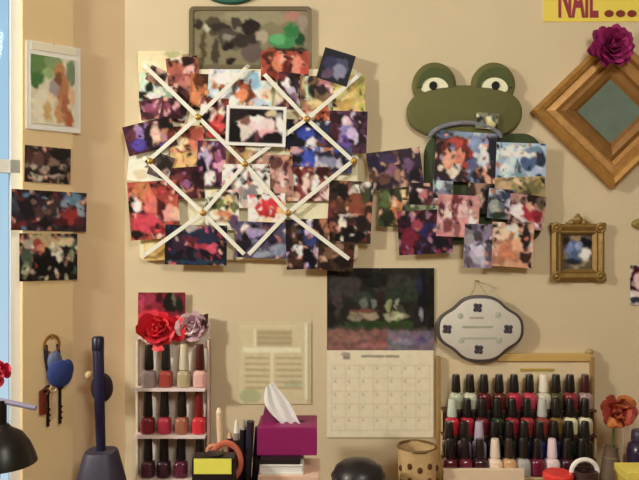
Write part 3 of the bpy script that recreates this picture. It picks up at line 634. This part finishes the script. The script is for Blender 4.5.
bmesh.ops.translate(bm, verts=bm.verts, vec=((163-175)*q, -.0105, lz(309, .0))); obj('header_card', bm, [PRINT, PAPER], nr)
bp = bottle(25, 17, S(.035))
rows = [(386.5, [(149, 'a89490', 'greyish lilac', '181412'), (166, '9c4034', 'brick red', '181412'), (184, 'b0a078', 'olive beige', 'cfc2a0'), (200, 'dca898', 'peach pink', '4a1612')], 'top'),
        (433, [(148, '7c2030', 'dark red', '161212'), (164.5, 'b03446', 'rose red', '161212'), (182, 'a0644a', 'tan brown', '1a1612'), (199, 'd0323c', 'bright red', '741a1c')], 'middle'),
        (476.5, [(148, '4c2430', 'plum', '161214'), (164, '3a1a28', 'deep purple', '161214'), (181, '5c2434', 'wine red', '161214'), (200, '2a161e', 'blackish purple', '161216')], 'bottom')]
for py, cols, rn in rows:
    for k, (px, bc, nm, cc) in enumerate(cols):
        cn = 'black' if cc[0] == '1' else 'pale' if cc[0] == 'c' else 'dark red'
        put(bp, px, py, .034, bc, cc, f'{nm} polish with {cn} cap, {ORD[k]} from left on {rn} shelf of narrow rack', 'nail polish on the narrow rack')
# flowers on the header of the narrow rack
def ruffle(name, label, cat, loc, R, cols, n, seed):
    t = thing(name, label, cat, loc); r_ = np.random.default_rng(seed)
    for k in range(n):
        ring = k/n; th = k*2.399963; el = .15+1.2*ring
        d = Vector((math.cos(th)*math.cos(el), -math.sin(el), math.sin(th)*math.cos(el))); Lp = R*(1-.45*ring)*(1+.12*r_.normal())
        side = d.cross(Vector((0, 1, .001))).normalized(); up = side.cross(d)
        loops = []
        for f, wv in ((.05, .15), (.35, .36), (.65, .46), (.88, .36), (1, .12)):
            c = d*Lp*f-up*Lp*.25*f*f; loops.append([c-side*wv*Lp+up*Lp*.10*f, c+up*.0018, c+side*wv*Lp+up*Lp*.10*f, c-up*.0012])
        bm = B(); loft(bm, loops); obj('petal', bm, cols[k % len(cols)], t, smooth=True)
    bm = B(); ball(bm, (0, -.2*R, 0), .22*R); obj('flower_centre', bm, cols[-1], t, smooth=True); return t
ruffle('fabric_flower', 'big bright red ruffled flower fixed over the header of the narrow polish rack', 'flower', P(160, 328, .020), .058, [mat('d4202e', .55), mat('c01c2c', .55), mat('e03a3e', .55)], 22, 3)
pf = ruffle('fabric_flower', 'smaller mauve white ruffled flower with a dark brown leaf beside the red flower', 'flower', P(193, 325, .018), .047, [mat('c8a4a4', .6), mat('dcc0b8', .6), mat('bc9496', .6)], 16, 5)
bm = B(); loft(bm, [[(.022, -.014, -.002), (.030, -.014, .028), (.040, -.012, .030), (.038, -.012, -.006)], [(.022, -.017, -.002), (.030, -.018, .028), (.040, -.015, .030), (.038, -.015, -.006)]]); obj('leaf', bm, mat('3c2018', .6), pf)

# the wide tiered rack
wr = thing('wide_polish_rack', 'wide pale wooden tiered rack crowded with nail polish at the lower right', 'rack', P(516, 480, 0))
wz = wr.location; zb = DZ-wz.z
def wx(px, d): return (px-319.5)*S(d)-wz.x
LW = mat('cdb07c', .6, scale=20, var=.12)
bm = B(); box(bm, wx(438, .01), wx(593, .01), -.010, -.002, zb, P(0, 360, .01).z-wz.z, .001); obj('back_panel', bm, mat('dcc498', .7, scale=15), wr)
bm = B(); box(bm, wx(497, .01), wx(592, .01), -.016, -.002, P(0, 361, .01).z-wz.z, P(0, 353.5, .01).z-wz.z, .002); obj('top_rail', bm, mat('c8a25c', .55, scale=20, var=.15), wr)
bm = B(); box(bm, wx(520, .01), wx(554, .01), -.012, -.009, P(0, 371, .01).z-wz.z, P(0, 368.5, .01).z-wz.z); obj('name_strip', bm, mat('b0963c', .5), wr)
bm = B(); ball(bm, (wx(590, .012), -.010, P(0, 352, .012).z-wz.z), .010, (1, .8, .8)); obj('rail_knob', bm, mat('a8905c', .5), wr, smooth=True)
for a, b in ((437, 440.5), (591, 594)):
    bm = B(); box(bm, wx(a, .02), wx(b, .02), -.024, -.001, zb, P(0, 357, .02).z-wz.z, .001); obj('side_post', bm, mat('9a7a48', .6, scale=20), wr)
TIER = [(408.5, .036), (433.5, .068), (457, .100), (475, .132)]
for k, (py, d) in enumerate(TIER):
    bm = B(); zt = P(0, py, d).z-wz.z; box(bm, wx(442, d), wx(594, d), -d-.016, -d+.016, zt-.005, zt, .001); sv = obj('shelf', bm, mat('5a3a24', .6, scale=20) if k < 3 else LW, wr)
    if k:
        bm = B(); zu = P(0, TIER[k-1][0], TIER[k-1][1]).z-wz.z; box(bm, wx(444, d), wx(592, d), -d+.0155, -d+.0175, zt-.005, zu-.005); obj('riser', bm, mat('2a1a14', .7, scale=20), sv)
    for px in (443, 593):
        bm = B(); x = wx(px, d); box(bm, x-.003, x+.003, -d-.015, -d+.015, zb, zt-.005); obj('shelf_leg', bm, LW, sv)
bm = B(); zt = P(0, 468.5, .155).z-wz.z; box(bm, wx(443, .155), wx(524, .155), -.160, -.150, zb, zt, .002); obj('front_board', bm, mat('e2c8a4', .6, scale=15), wr)
b2 = bottle(17.5, 17, S(.068))
K, DK = '16120f', '1c1414'
R1 = [(456, 'b4b696', 'grey green', K), (470, 'c6c2a6', 'pale cream', K), (484, '5c1a20', 'maroon', K), (499, '5a2018', 'red brown', K), (514, 'b02c42', 'cherry red', K), (529.5, 'b83a4c', 'rose red', K), (543.5, 'cdc2a4', 'ivory', 'e4d8bc'), (556, '4c4428', 'olive', K), (570, '8c3038', 'brick red', K), (585, 'a08078', 'dusty pink', '3c1216')]
R2 = [(452, 'c22c36', 'bright red', 'bcc4ac'), (467, 'a82636', 'crimson', K), (482, '6a2028', 'maroon', K), (497, '2a3420', 'dark green', K), (512, '8c2830', 'brick red', K), (527, '9a3434', 'rust red', K), (542, '8c3c2e', 'reddish brown', 'b8b4a6'), (556, '7a6030', 'olive gold', K), (570, 'e0d8a4', 'pale yellow', K), (585, 'dcd4b0', 'ivory', K)]
R3 = [(449, '2c1a1c', 'black cherry', DK), (464, '8a7078', 'greyish mauve', DK), (479, 'a492a2', 'lilac grey', 'b4a4ac'), (494, '20242c', 'black', K), (509, '2a3028', 'greenish black', K), (524, '22223c', 'navy', DK), (539, '26265a', 'dark blue', DK), (554, '24244c', 'midnight blue', K), (569, '1c2a20', 'dark green', K), (585, '1c1a1a', 'black', K)]
R4 = [(450, '5a1c28', 'wine red', DK), (465, '6a2030', 'burgundy', DK), (480, '3a1a20', 'dark plum', DK), (495, 'e8c8aa', 'cream', 'e2cbb0'), (509, 'c89a6c', 'tan', '30241c'), (523, 'a8a296', 'grey white', K), (537, '6a1c30', 'berry red', K), (552, 'e0c6c0', 'pinkish white', 'e2c6c4'), (567, '3a1420', 'dark plum', K), (582, '2a1414', 'black', K)]
for (py, d), row, rn in zip(TIER, (R1, R2, R3, R4), ('top', 'second', 'third', 'bottom')):
    for k, (px, bc, nm, cc) in enumerate(row):
        cn = 'black' if cc in (K, DK) else 'dark red' if cc == '3c1216' else 'dark brown' if cc == '30241c' else 'pale'
        put(b2, px, py, d, bc, cc, f'{nm} polish with {cn} cap, {ORD[k]} from left in {rn} row of wide rack', 'nail polish on the wide rack')

# ------------------------------------------------------------------ things standing on the desk
def onto(px, d, z=DZ): p = P(px, 240, d); return Vector((p.x, p.y, z))
def zt(py, d): return P(0, py, d).z
# stack under the tissue box
sA, dA = S(.22), .22
z0 = DZ; z1 = zt(474.5, .24); z2 = zt(464.5, .24); z3 = zt(458.5, .24)
t = tag(obj('storage_box', box(B(), -.066, .066, -.055, .055, 0, z1-z0, .004), mat('e0b89a', .7), loc=onto(290, .19, z0)), 'peach storage box at the bottom of the stack under the magenta tissue box', 'box')
bk = thing('book', 'thick white book lying under the black notebook in the stack', 'book', onto(283, .19, z1))
bm = B(); box(bm, -.046, .046, -.052, .05, 0, .004, .001); box(bm, -.046, .046, -.052, .05, z2-z1-.004, z2-z1, .001); box(bm, -.046, -.042, -.052, .05, 0, z2-z1, .001); obj('cover', bm, mat('ece0cc', .6), bk)
bm = B(); box(bm, -.042, .044, -.050, .048, .004, z2-z1-.004); obj('page_block', bm, mat('f2e8d0', .8), bk)
nb = thing('notebook', 'thin black notebook directly under the magenta tissue box', 'book', onto(281.5, .19, z2))
bm = B(); box(bm, -.043, .043, -.05, .05, 0, z3-z2, .002); obj('cover', bm, mat('1c1416', .5), nb)
bm = B(); box(bm, -.041, .0435, -.0485, .0485, .003, z3-z2-.003); obj('page_block', bm, mat('3c302c', .8), nb)
tb = thing('tissue_box', 'magenta tissue box with a white tissue sticking out, below the printed sheet', 'tissue box', onto(288, .175, z3))
sT = S(.22); hb = zt(427, .22)-z3
bm = B(); box(bm, -30*sT, 30*sT, -.047, .05, 0, hb, .003); obj('carton', bm, mat('8c1a58', .5, var=.10, scale=60), tb)
bm = B(); o_ = ell(0, 0, .038, .014, 24); loft(bm, [[(x, z, hb-.001) for x, z in o_], [(x, z, hb+.0006) for x, z in o_]]); obj('opening', bm, mat('4c0c30', .6), tb)
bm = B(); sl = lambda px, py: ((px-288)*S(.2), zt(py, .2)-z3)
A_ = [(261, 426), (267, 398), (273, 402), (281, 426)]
loft(bm, [[(sl(*p)[0], -.008+.002*math.sin(i*3), sl(*p)[1]) for i, p in enumerate(A_)], [(sl(*p)[0], -.004+.002*math.sin(i*3), sl(*p)[1]) for i, p in enumerate(A_)]]); obj('shadow_triangle', bm, mat('7a2a4c', .6), tb)  # maroon plate added to stand for the shaded triangle beside the tissue
# crumpled tissue: folded sheet drawn up to a point and falling to the right
bm = B(); loops = []
for f in np.linspace(0, 1, 12):
    c = np.array([269, 386])*(1-f)+np.array([293, 427])*f; c[0] -= 5*math.sin(f*PI)*.6; wpx = 3.5+9*math.sin(min(1, f*1.15)*PI*.75)
    row_ = []
    for k in range(14):
        a = k/13*2-1; x, z = sl(c[0]+a*wpx, c[1]-3*a*(1-f)); row_.append((x, -.014+.005*math.cos(a*7+f*3)*(.3+f), z))
    loops.append(row_+[(x, y+.0012, z) for x, y, z in row_[::-1]])
loft(bm, loops); obj('tissue', bm, mat('f4e2d4', .9, var=.02), tb, smooth=True)

# pen pot and what stands in it
dP = .21; pot = thing('pen_pot', 'dark low pen pot left of the magenta tissue box', 'pot', onto(241, dP))
bm = B(); lathe(bm, [(.036, 0), (.039, .004), (.041, .076), (.0385, .076), (.036, .008), (.0, .008)], 28); obj('pot_body', bm, mat('2a2024', .5), pot, smooth=True)
bm = B(); torus(bm, (0, 0, .076), .0398, .0016, axis='z', n=28); obj('pot_rim', bm, mat('4a3a34', .4), pot, smooth=True)
def stick(name, label, cat, px, py, d, r, cols, base_px, group='pens in the pen pot'):
    """cols: list of (fraction from, fraction to, hex, part name, radius factor)"""
    b = onto(base_px, dP, DZ+.009); b.y = -d+.0; top = P(px, py, d); t = thing(name, label, cat, b, 0, group); v = top-b
    for a, e, h, nm, f in cols:
        bm = B(); fs = f if isinstance(f, tuple) else (f, f)
        rr_ = r*1.3; tube(bm, [v*a, v*(a*.5+e*.5), v*e], [rr_*fs[0], rr_*(fs[0]+fs[1])/2, rr_*fs[1]], 12); obj(nm, bm, mat(h, .35), t, smooth=True)
    return t
BK = '18141a'
stick('marker_pen', 'black marker in the pen pot nearest the tissue box', 'pen', 259, 427, .20, .0062, [(0, .6, BK, 'barrel', 1), (.6, 1, '221c26', 'cap', 1.1)], 252)
stick('marker_pen', 'tall black marker in the pen pot, second from the tissue box', 'pen', 250.5, 421, .215, .0060, [(0, .62, BK, 'barrel', 1), (.62, 1, '2a2430', 'cap', 1.1)], 246)
stick('marker_pen', 'black marker with grey tip right beside the white-tipped brush', 'pen', 243.5, 420, .20, .0056, [(0, .9, '1c161c', 'barrel', 1), (.9, 1, 'a89c8c', 'tip', (.9, .5))], 240)
stick('nail_brush', 'black brush with a white tip in the pen pot', 'brush', 236.5, 420, .225, .0055, [(0, .8, '241a1e', 'handle', 1), (.8, .87, '8a8078', 'ferrule', .9), (.87, 1, 'f0e2c8', 'bristles', (.9, .35))], 237)
stick('pencil', 'dark red pencil in the pen pot left of the brush', 'pencil', 229.5, 431, .21, .0050, [(0, .92, '5a1420', 'barrel', 1), (.92, 1, 'c09a70', 'sharpened_tip', (1, .2))], 234)
stick('wooden_stick', 'pale beige wooden nail stick leaning out of the pen pot', 'stick', 219, 408, .205, .0056, [(0, .96, 'dcc098', 'shaft', 1), (.96, 1, 'e8d0a8', 'rounded_end', (1, .5))], 223)
sc = thing('scissors', 'scissors with coral orange handles behind the yellow labelled bottle', 'scissors', onto(226, .245, DZ))
cz = zt(462, .245)-DZ; sS = S(.245)
bm = B(); torus(bm, (0, 0, cz), 15*sS, 2.6*sS, sx=1.0, sz=1.25, n=30); obj('handle_loop', bm, mat('c4684c', .45), sc, smooth=True)
bm = B(); torus(bm, (-13*sS, .004, cz+10*sS), 6*sS, 2.0*sS, a0=PI*.1, a1=PI*1.5); obj('thumb_hook', bm, mat('d08a68', .45), sc, smooth=True)
bm = B(); loft(bm, [[(-.006, -.002, cz-20*sS), (.006, -.002, cz-20*sS), (.006, .002, cz-20*sS), (-.006, .002, cz-20*sS)], [(-.001, -.001, 0), (.001, -.001, 0), (.001, .001, 0), (-.001, .001, 0)]]); obj('blade', bm, mat('8a8a8c', .3, .8), sc)
yb = thing('labelled_bottle', 'squat black bottle with a bright yellow label at the bottom edge', 'bottle', onto(214.5, .295))
zL = zt(453, .295)-DZ; sY = S(.295)
bm = B(); box(bm, -21*sY, 21*sY, -.022, .022, 0, zL-.004, .006); obj('bottle_body', bm, mat('1a1416', .4), yb, smooth=True)
bm = B(); lathe(bm, [(.018, zL-.005), (.018, zL), (.012, zL+.001)], 20, sq=.4); obj('stopper', bm, mat('231a1a', .4), yb, smooth=True)
bm = B(); box(bm, -18.5*sY, 18.5*sY, -.0232, -.0215, zL-17*sY, zL-2*sY, .0004); obj('yellow_label', bm, mat('f4ea58', .6, var=.05), yb)

# dark dome below the calendar
dm = thing('domed_canister', 'dark glossy dome-topped canister below the calendar', 'canister', onto(358.5, .26))
hD = zt(459, .26)-DZ; rD = 27*S(.26)
bm = B(); lathe(bm, [(rD*.97, 0), (rD, .006), (rD, hD-.045), (rD*.97, hD-.032), (rD*.86, hD-.017), (rD*.6, hD-.006), (rD*.25, hD-.001), (.001, hD)], 40); obj('canister_body', bm, mat('1c1618', .4, coat=.1), dm, smooth=True)
bm = B(); torus(bm, (0, 0, hD-.034), rD*.985, .0022, axis='z', n=40); obj('lid_seam', bm, mat('4a3428', .4), dm, smooth=True)
bm = B(); plate(bm, ell(0, hD-.055, rD*.5, .032), -rD+.006, .008, .002); obj('front_window', bm, mat('5a5560', .25), dm, smooth=True)
# tan basket
bs = thing('tan_basket', 'tan openwork basket with a brown rim between calendar and wide rack', 'basket', onto(417, .15))
sB = S(.175)*.93; hB = zt(450, .175)-DZ
bm = B(); lathe(bm, [(17*sB, 0), (18*sB, .005), (20*sB, hB*.6), (20.5*sB, hB), (18.5*sB, hB), (17*sB, .01), (0, .01)], 32, sq=1.2); obj('basket_body', bm, mat('c0a06c', .8, scale=80, var=.2, bump=.4), bs, smooth=True)
bm = B(); loops = []
torus(bm, (0, 0, hB), 20.5*sB, 1.6*sB, axis='z', n=32); obj('basket_rim', bm, mat('6e5430', .7), bs, smooth=True)
bm = B()
for zz in (hB-.036, hB-.068):
    for k in range(-2, 3):
        a = k*.5-PI/2; kk = 1/((abs(math.cos(a))**3.2+abs(math.sin(a))**3.2)**(1/3.2)); r = 20.0*sB*kk
        ball(bm, (r*math.cos(a), r*math.sin(a), zz+(.004 if k % 2 else -.004)), .0062, (1, .5, 1.2), 10, 6)
obj('openwork_holes', bm, mat('5a3418', .8), bs)
# white-handled dark pot and red lid in front of the wide rack
wp = thing('handled_pot', 'small dark pot with a white arched handle in front of the wide rack', 'pot', onto(584.5, .27))
sP = S(.27); hP = zt(470, .27)-DZ
bm = B(); lathe(bm, [(9*sP, 0), (12*sP, .01), (13.5*sP, hP*.7), (12*sP, hP), (10*sP, hP), (10*sP, hP-.02), (0, hP-.02)], 24); obj('pot_body', bm, mat('3a2420', .5), wp, smooth=True)
bm = B(); torus(bm, (0, 0, hP-.004), 13*sP, 2.4*sP, a0=0, a1=PI, n=20, sz=.95); obj('arched_handle', bm, mat('ece0cc', .4), wp, smooth=True)
rj = thing('red_lidded_jar', 'jar with a bright red round lid in front of the wide rack', 'jar', onto(558, .27))
hR = zt(472, .27)-DZ
bm = B(); lathe(bm, [(13*sP, 0), (14*sP, .004), (14*sP, hR-.03), (12.5*sP, hR-.02), (12.5*sP, hR-.016)], 24); obj('jar_body', bm, mat('6a2a24', .2, coat=.4), rj, smooth=True)
bm = B(); lathe(bm, [(14.5*sP, hR-.017), (14.8*sP, hR-.004), (13*sP, hR), (.001, hR)], 28); obj('lid', bm, mat('d8382e', .35), rj, smooth=True)

# right corner: flower in a vase, pale stick, dark bottle, yellow box
vz = thing('bud_vase', 'brown-grey narrow vase holding the coral flower, right of the wide rack', 'vase', onto(611, .13))
sV = S(.13); hV = zt(446, .13)-DZ
bm = B(); lathe(bm, [(9*sV, 0), (10.5*sV, .01), (11*sV, hV*.4), (8*sV, hV*.8), (6.5*sV, hV*.93), (7.5*sV, hV), (6*sV, hV), (5*sV, hV*.9), (7*sV, .015), (0, .015)], 24); obj('vase_body', bm, mat('6a5644', .35, coat=.3, var=.2), vz, smooth=True)
bm = B(); torus(bm, (0, 0, hV*.82), 7.6*sV, .0012, axis='z', n=24); obj('vase_band', bm, mat('8a7050', .4), vz, smooth=True)
fw = ruffle('coral_flower', 'coral red flower with orange heart standing in the brown vase', 'flower', P(616, 411, .13), .050, [mat('a84436', .7), mat('b04e3a', .7), mat('9a3a34', .7), mat('c0703c', .7)], 18, 9)
bm = B(); tube(bm, [(0, .004, -.01), (-.004, .006, -.05), (P(611, 0, .13).x-fw.location.x, 0, DZ+.02-fw.location.z)], .0022); obj('stem', bm, mat('4c5a30', .6), fw, smooth=True)
bm = B(); ball(bm, (-.018, -.020, -.022), .014, (1, .6, .9)); obj('orange_bud', bm, mat('c87838', .6), fw, smooth=True)
nbv = thing('tall_bottle', 'dark purple bottle at the right edge beside the vase', 'bottle', onto(640, .16))
hN = zt(430, .16)-DZ; sN = S(.16)
bm = B(); lathe(bm, [(12*sN, 0), (12.5*sN, .005), (12.5*sN, hN*.72), (11*sN, hN*.82), (7*sN, hN*.86), (7*sN, hN*.88)], 24); obj('bottle_body', bm, mat('2a2034', .25, coat=.4), nbv, smooth=True)
bm = B(); lathe(bm, [(8*sN, hN*.86), (8.5*sN, hN*.87), (8*sN, hN*.98), (6.5*sN, hN)], 20); obj('cap', bm, mat('3a3040', .4), nbv, smooth=True)
ps = thing('pale_emery_board', 'pale upright emery board leaning on the wall between vase and dark bottle', 'nail file', onto(627, .07))
bm = B(); plate(bm, rrect(-3*q, 3*q, 0, zt(412, .06)-DZ, 2.9*q), .004, .003, .001); obj('board_core', bm, mat('c4a888', .8), ps)
bm = B(); plate(bm, rrect(-2.6*q, 2.6*q, .004, zt(413, .06)-DZ, 2.5*q), .0009, .0012); obj('grit_face', bm, mat('b89c7c', .95, scale=400, bump=.5), ps)
yx = thing('yellow_box', 'small yellow box at the bottom right corner', 'box', onto(637, .27))
sX = S(.27); hX = zt(472, .298)-DZ
bm = B(); box(bm, -16*sX, 16*sX, -.028, .028, 0, hX-.016, .002); obj('box_body', bm, mat('c8b44a', .6), yx)
bm = B(); box(bm, -16.8*sX, 16.8*sX, -.029, .029, hX-.018, hX, .002); obj('lid', bm, mat('dcc858', .6), yx)

# ------------------------------------------------------------------ left wall: pictures, keys
GL = 'pictures on the left wall'
lp = thing('mounted_picture', 'white-bordered watercolour print of two figures among green leaves on the left wall', 'picture', PL(53, 88), ANG, GL)
sxl = (PL(80, 88, .01)-PL(26, 88, .01)).length/54; szl = (CAM_D+PL(53, 88, .01).y)/F_PX
bm = B(); box(bm, -27*sxl, 27*sxl, -.010, -.0065, -44*szl, 43*szl, .001); obj('mount_board', bm, mat('f2e6cc', .7), lp)
bm = print_bm(44, 68, sxl, szl, .0008, 52, 92, 0, 'd8cda8',
   [('e','6a8a4a',40,66,13,14),('e','4f7a3c',36,82,7,9),('e','8aa06a',52,63,9,6),('e','7a8a68',70,72,5,14),('e','9ab070',48,74,5,6),('e','e2d6b4',42,108,10,16),('e','c08a50',58,70,6,7),('e','b87c4c',62,92,6,20),('e','a89890',53,88,5,9),('e','c89060',60,112,6,12),('e','b0643c',68,118,4,9),('e','c8a860',47,112,4,10),('e','8a5a38',57,80,4,6),('e','e0c8a0',50,100,4,6),('e','a86a44',64,106,3,14),('e','d8b080',70,96,4,10)], mottle=.06)
bmesh.ops.translate(bm, verts=bm.verts, vec=((52-53)*sxl, -.0105, -4*szl)); obj('print', bm, [MATTE_PRINT, PAPER], lp)
bm = B(); tube(bm, [(-.0, .0, 42*szl), (0, -.012, 42.5*szl)], .002); obj('pin', bm, mat('c8a860', .4, .7), lp)
bm = B(); box(bm, -22*sxl, 22*sxl, -.0115, -.0102, 34.5*szl, 42*szl, .0005); obj('title_strip', bm, mat('e8d8b8', .8), lp)
photo('dark photo of a pale group taped on the left wall below the watercolour', 48, 165, 46, 36, 1, .0085, '34221a',
   [('e','6a4a3c',38,160,6,6),('e','8a7460',52,162,6,5),('e','241612',60,154,8,6),('e','a89078',45,170,5,4),('e','c8b8a0',36,177,6,2.5),('e','1c120e',58,172,7,6),('e','b8a890',55,176,7,2),('e','5a3428',30,158,4,8),('e','98806c',62,166,4,3),('e','4a3024',46,154,5,4)], group=GL, wall='left')
photo('wide dark red and blue photo on the left wall, overlapping the window edge', 50, 211, 75, 40, 1, .0090, '3a2a30',
   [('e','241c20',30,208,10,12),('e','5a3a3c',40,214,6,6),('e','4a3834',52,205,8,10),('e','6a8aa0',74,199,10,6),('e','a03030',70,216,9,8),('e','8a9aa8',66,203,5,4),('e','5a2024',58,222,9,4),('e','3c4858',16,205,4,10),('e','241a1c',46,224,8,5),('e','7a2a2c',20,226,8,4),('e','786058',34,204,3,3),('e','705448',48,212,3,3),('e','98a8b4',81,208,4,10),('e','5a2830',79,222,5,6)], group=GL, wall='left')
photo('photo of people in black with a white flower on the left wall, lowest of four', 49, 257, 58, 47, 0, .0095, '2c241e',
   [('e','c0a878',46,240,18,7),('e','a84838',37,246,6,7),('e','d08868',40,248,4,4),('e','e0d8c0',58,255,4,10),('e','98a868',54,248,5,4),('e','e8dcc0',53,246,4,4),('e','16120e',45,266,14,11),('e','d8c898',68,242,8,5),('e','8a8a78',71,256,4,6),('e','1a1612',66,268,9,8),('e','50604c',27,258,5,14),('e','a8a880',25,270,3,7),('e','b8a890',28,243,6,5)], group=GL, wall='left')
# bunch of keys with a blue pouch on a hook
k0 = PL(53, 338, .012); kd = (CAM_D+k0.y)/F_PX
ky = thing('key_bunch', 'bunch of keys with a round blue pouch hanging from a hook on the left wall', 'keys', k0, ANG)
kx = lambda px: (px-53)*kd*1.02-.003
kz = lambda py: (338-py)*kd
bm = B(); torus(bm, (kx(53), -.004, kz(344)), 7*kd, 1.3*kd, sz=1.25); obj('key_ring', bm, mat('9a6a2c', .35, .6), ky, smooth=True)
bm = B(); strip(bm, [(kx(47), -.004, kz(344)), (kx(47.5), -.006, kz(358)), (kx(50), -.006, kz(374))], 4*kd, .002); strip(bm, [(kx(58), -.004, kz(344)), (kx(60), -.006, kz(360))], 3*kd, .002); obj('strap', bm, mat('241c2c', .7), ky)
bm = B(); ball(bm, (kx(55), -.010, kz(361)), 9*kd, (.8, .5, 1.2)); obj('grey_charm', bm, mat('56607c', .5), ky, smooth=True)
bm = B(); ball(bm, (kx(59), -.018, kz(373)), 12.5*kd, (1, .45, 1.1), 20, 12); ball(bm, (kx(66), -.017, kz(369)), 7*kd, (.9, .5, 1.4)); obj('blue_pouch', bm, mat('26386e', .8), ky, smooth=True)
bm = B(); plate(bm, rrect(kx(41), kx(47), kz(413), kz(388), .004), -.004, .003, .001); obj('red_tag', bm, mat('7a2c22', .5), ky)
def key(px, y0, y1, h, dy):
    bm = B(); torus(bm, (kx(px), dy, kz(y0)), 3*kd, 1.2*kd, n=14); box(bm, kx(px)-1.5*kd, kx(px)+1.5*kd, dy-.001, dy+.001, kz(y1), kz(y0+3))
    for f in (.55, .7, .85): zz = kz(y0+(y1-y0)*f); box(bm, kx(px), kx(px)+2.6*kd, dy-.001, dy+.001, zz-1*kd, zz+1*kd)
    obj('key', bm, mat(h, .35, .4), ky)
key(54, 388, 416, 'e6c8a0', -.008); key(49, 388, 425, '2c1c14', -.006); key(60, 386, 424, '2c2018', -.007); key(46, 390, 412, '6a3a24', -.009)
bm = B(); tube(bm, [(kx(53), .012, kz(334)), (kx(53), -.004, kz(334)), (kx(53), -.008, kz(336.5)), (kx(53), -.004, kz(338)), ], .0016); obj('hook', bm, mat('a87c3c', .4, .6), ky)

# navy post on its stand
po = thing('post_stand', 'navy blue post with a round dark knob on a grey tapered base in the corner', 'stand', onto(101, .13))
sQ = S(.13); pz = lambda py: zt(py, .13)-DZ; pxx = lambda px: (px-101)*sQ
bm = B(); lathe(bm, [(27*sQ, 0), (27*sQ, .008), (22*sQ, pz(478)), (16*sQ, pz(453)), (14.5*sQ, pz(450.5)), (5*sQ, pz(450))], 28, sq=1.0); obj('tapered_base', bm, mat('3e3a48', .5), po, smooth=True)
bm = B(); tube(bm, [(pxx(101), 0, pz(452)), (pxx(99.5), 0, pz(400)), (pxx(98), 0, pz(340)), (pxx(98), 0, pz(338))], [4.6*sQ, 5.2*sQ, 5.6*sQ, 4.6*sQ], 16); obj('post', bm, mat('1c1a3a', .45), po, smooth=True)
bm = B(); lathe(bm, [(5.9*sQ, pz(350)), (6.0*sQ, pz(338)), (4.5*sQ, pz(336.5))], 16, c=(pxx(98), 0, 0)); obj('post_cap', bm, mat('15132a', .4), po, smooth=True)
bm = B(); plate(bm, ell(pxx(100), pz(389), 11*sQ, 15*sQ, 28), .016, .010, .004); obj('round_knob', bm, mat('2a1c24', .5), po, smooth=True)
bm = B(); ball(bm, (pxx(89), 0, pz(375)), 4*sQ); tube(bm, [(pxx(90), 0, pz(376)), (pxx(97), 0, pz(377))], .0025); obj('side_screw', bm, mat('c8a878', .4), po, smooth=True)

# desk lamp at the left edge
dL = .45; sL = S(dL)
la = thing('desk_lamp', 'black desk lamp with a domed shade at the lower left edge by the window', 'lamp', onto(-42, dL))
lx_ = lambda px: (px+42)*sL
lzz = lambda py: zt(py, dL)-DZ
BLK = mat('14110f', .35)
bm = B(); lathe(bm, [(.055, 0), (.055, .010), (.045, .018), (.012, .024), (.010, .024)], 28); obj('lamp_base', bm, BLK, la, smooth=True)
bm = B(); tube(bm, [(0, 0, .02), (0, 0, lzz(391))], .0065, 12); obj('post', bm, mat('8a8494', .4, .4), la, smooth=True)
bm = B(); tube(bm, [(0, 0, lzz(392)), (lx_(36), 0, lzz(408))], .0048, 12); obj('arm', bm, mat('9a94aa', .4, .3), la, smooth=True)
bm = B(); tube(bm, [(lx_(2), 0, lzz(400)), (lx_(2), 0, lzz(427))], .008, 12); obj('neck', bm, BLK, la, smooth=True)
bm = B(); c = (lx_(2), 0, 0)
lathe(bm, [(6*sL, lzz(424)), (9*sL, lzz(428)), (19*sL, lzz(434)), (26*sL, lzz(444)), (31*sL, lzz(456)), (33*sL, lzz(463)), (32*sL, lzz(463)), (25*sL, lzz(447)), (10*sL, lzz(434)), (0, lzz(433))], 36, c=c); obj('shade', bm, BLK, la, smooth=True)
bm = B(); ball(bm, (lx_(2), 0, lzz(445)), .018, (1, 1, 1.2)); obj('bulb', bm, mat('f0ece0', .3), la, smooth=True)
vl = thing('flower_vase', 'slim dark vase beside the window holding the red flower', 'vase', onto(-8, .28))
bm = B(); lathe(bm, [(.024, 0), (.028, .01), (.028, .05), (.014, .10), (.016, .12), (.012, .12), (.010, .1), (.02, .012), (0, .012)], 24); obj('vase_body', bm, mat('3a3040', .3), vl, smooth=True)
rf = ruffle('red_flower', 'crimson flower cut off by the left edge in front of the window', 'flower', P(-3, 370, .28), .036, [mat('c01c3c', .6), mat('a81838', .6), mat('d83c54', .6)], 18, 11)
bm = B(); tube(bm, [(0, .004, -.008), (-.006, .004, -.1), (P(-8, 0, .28).x-rf.location.x, 0, DZ+.015-rf.location.z)], .002); obj('stem', bm, mat('4c5a30', .6), rf, smooth=True)
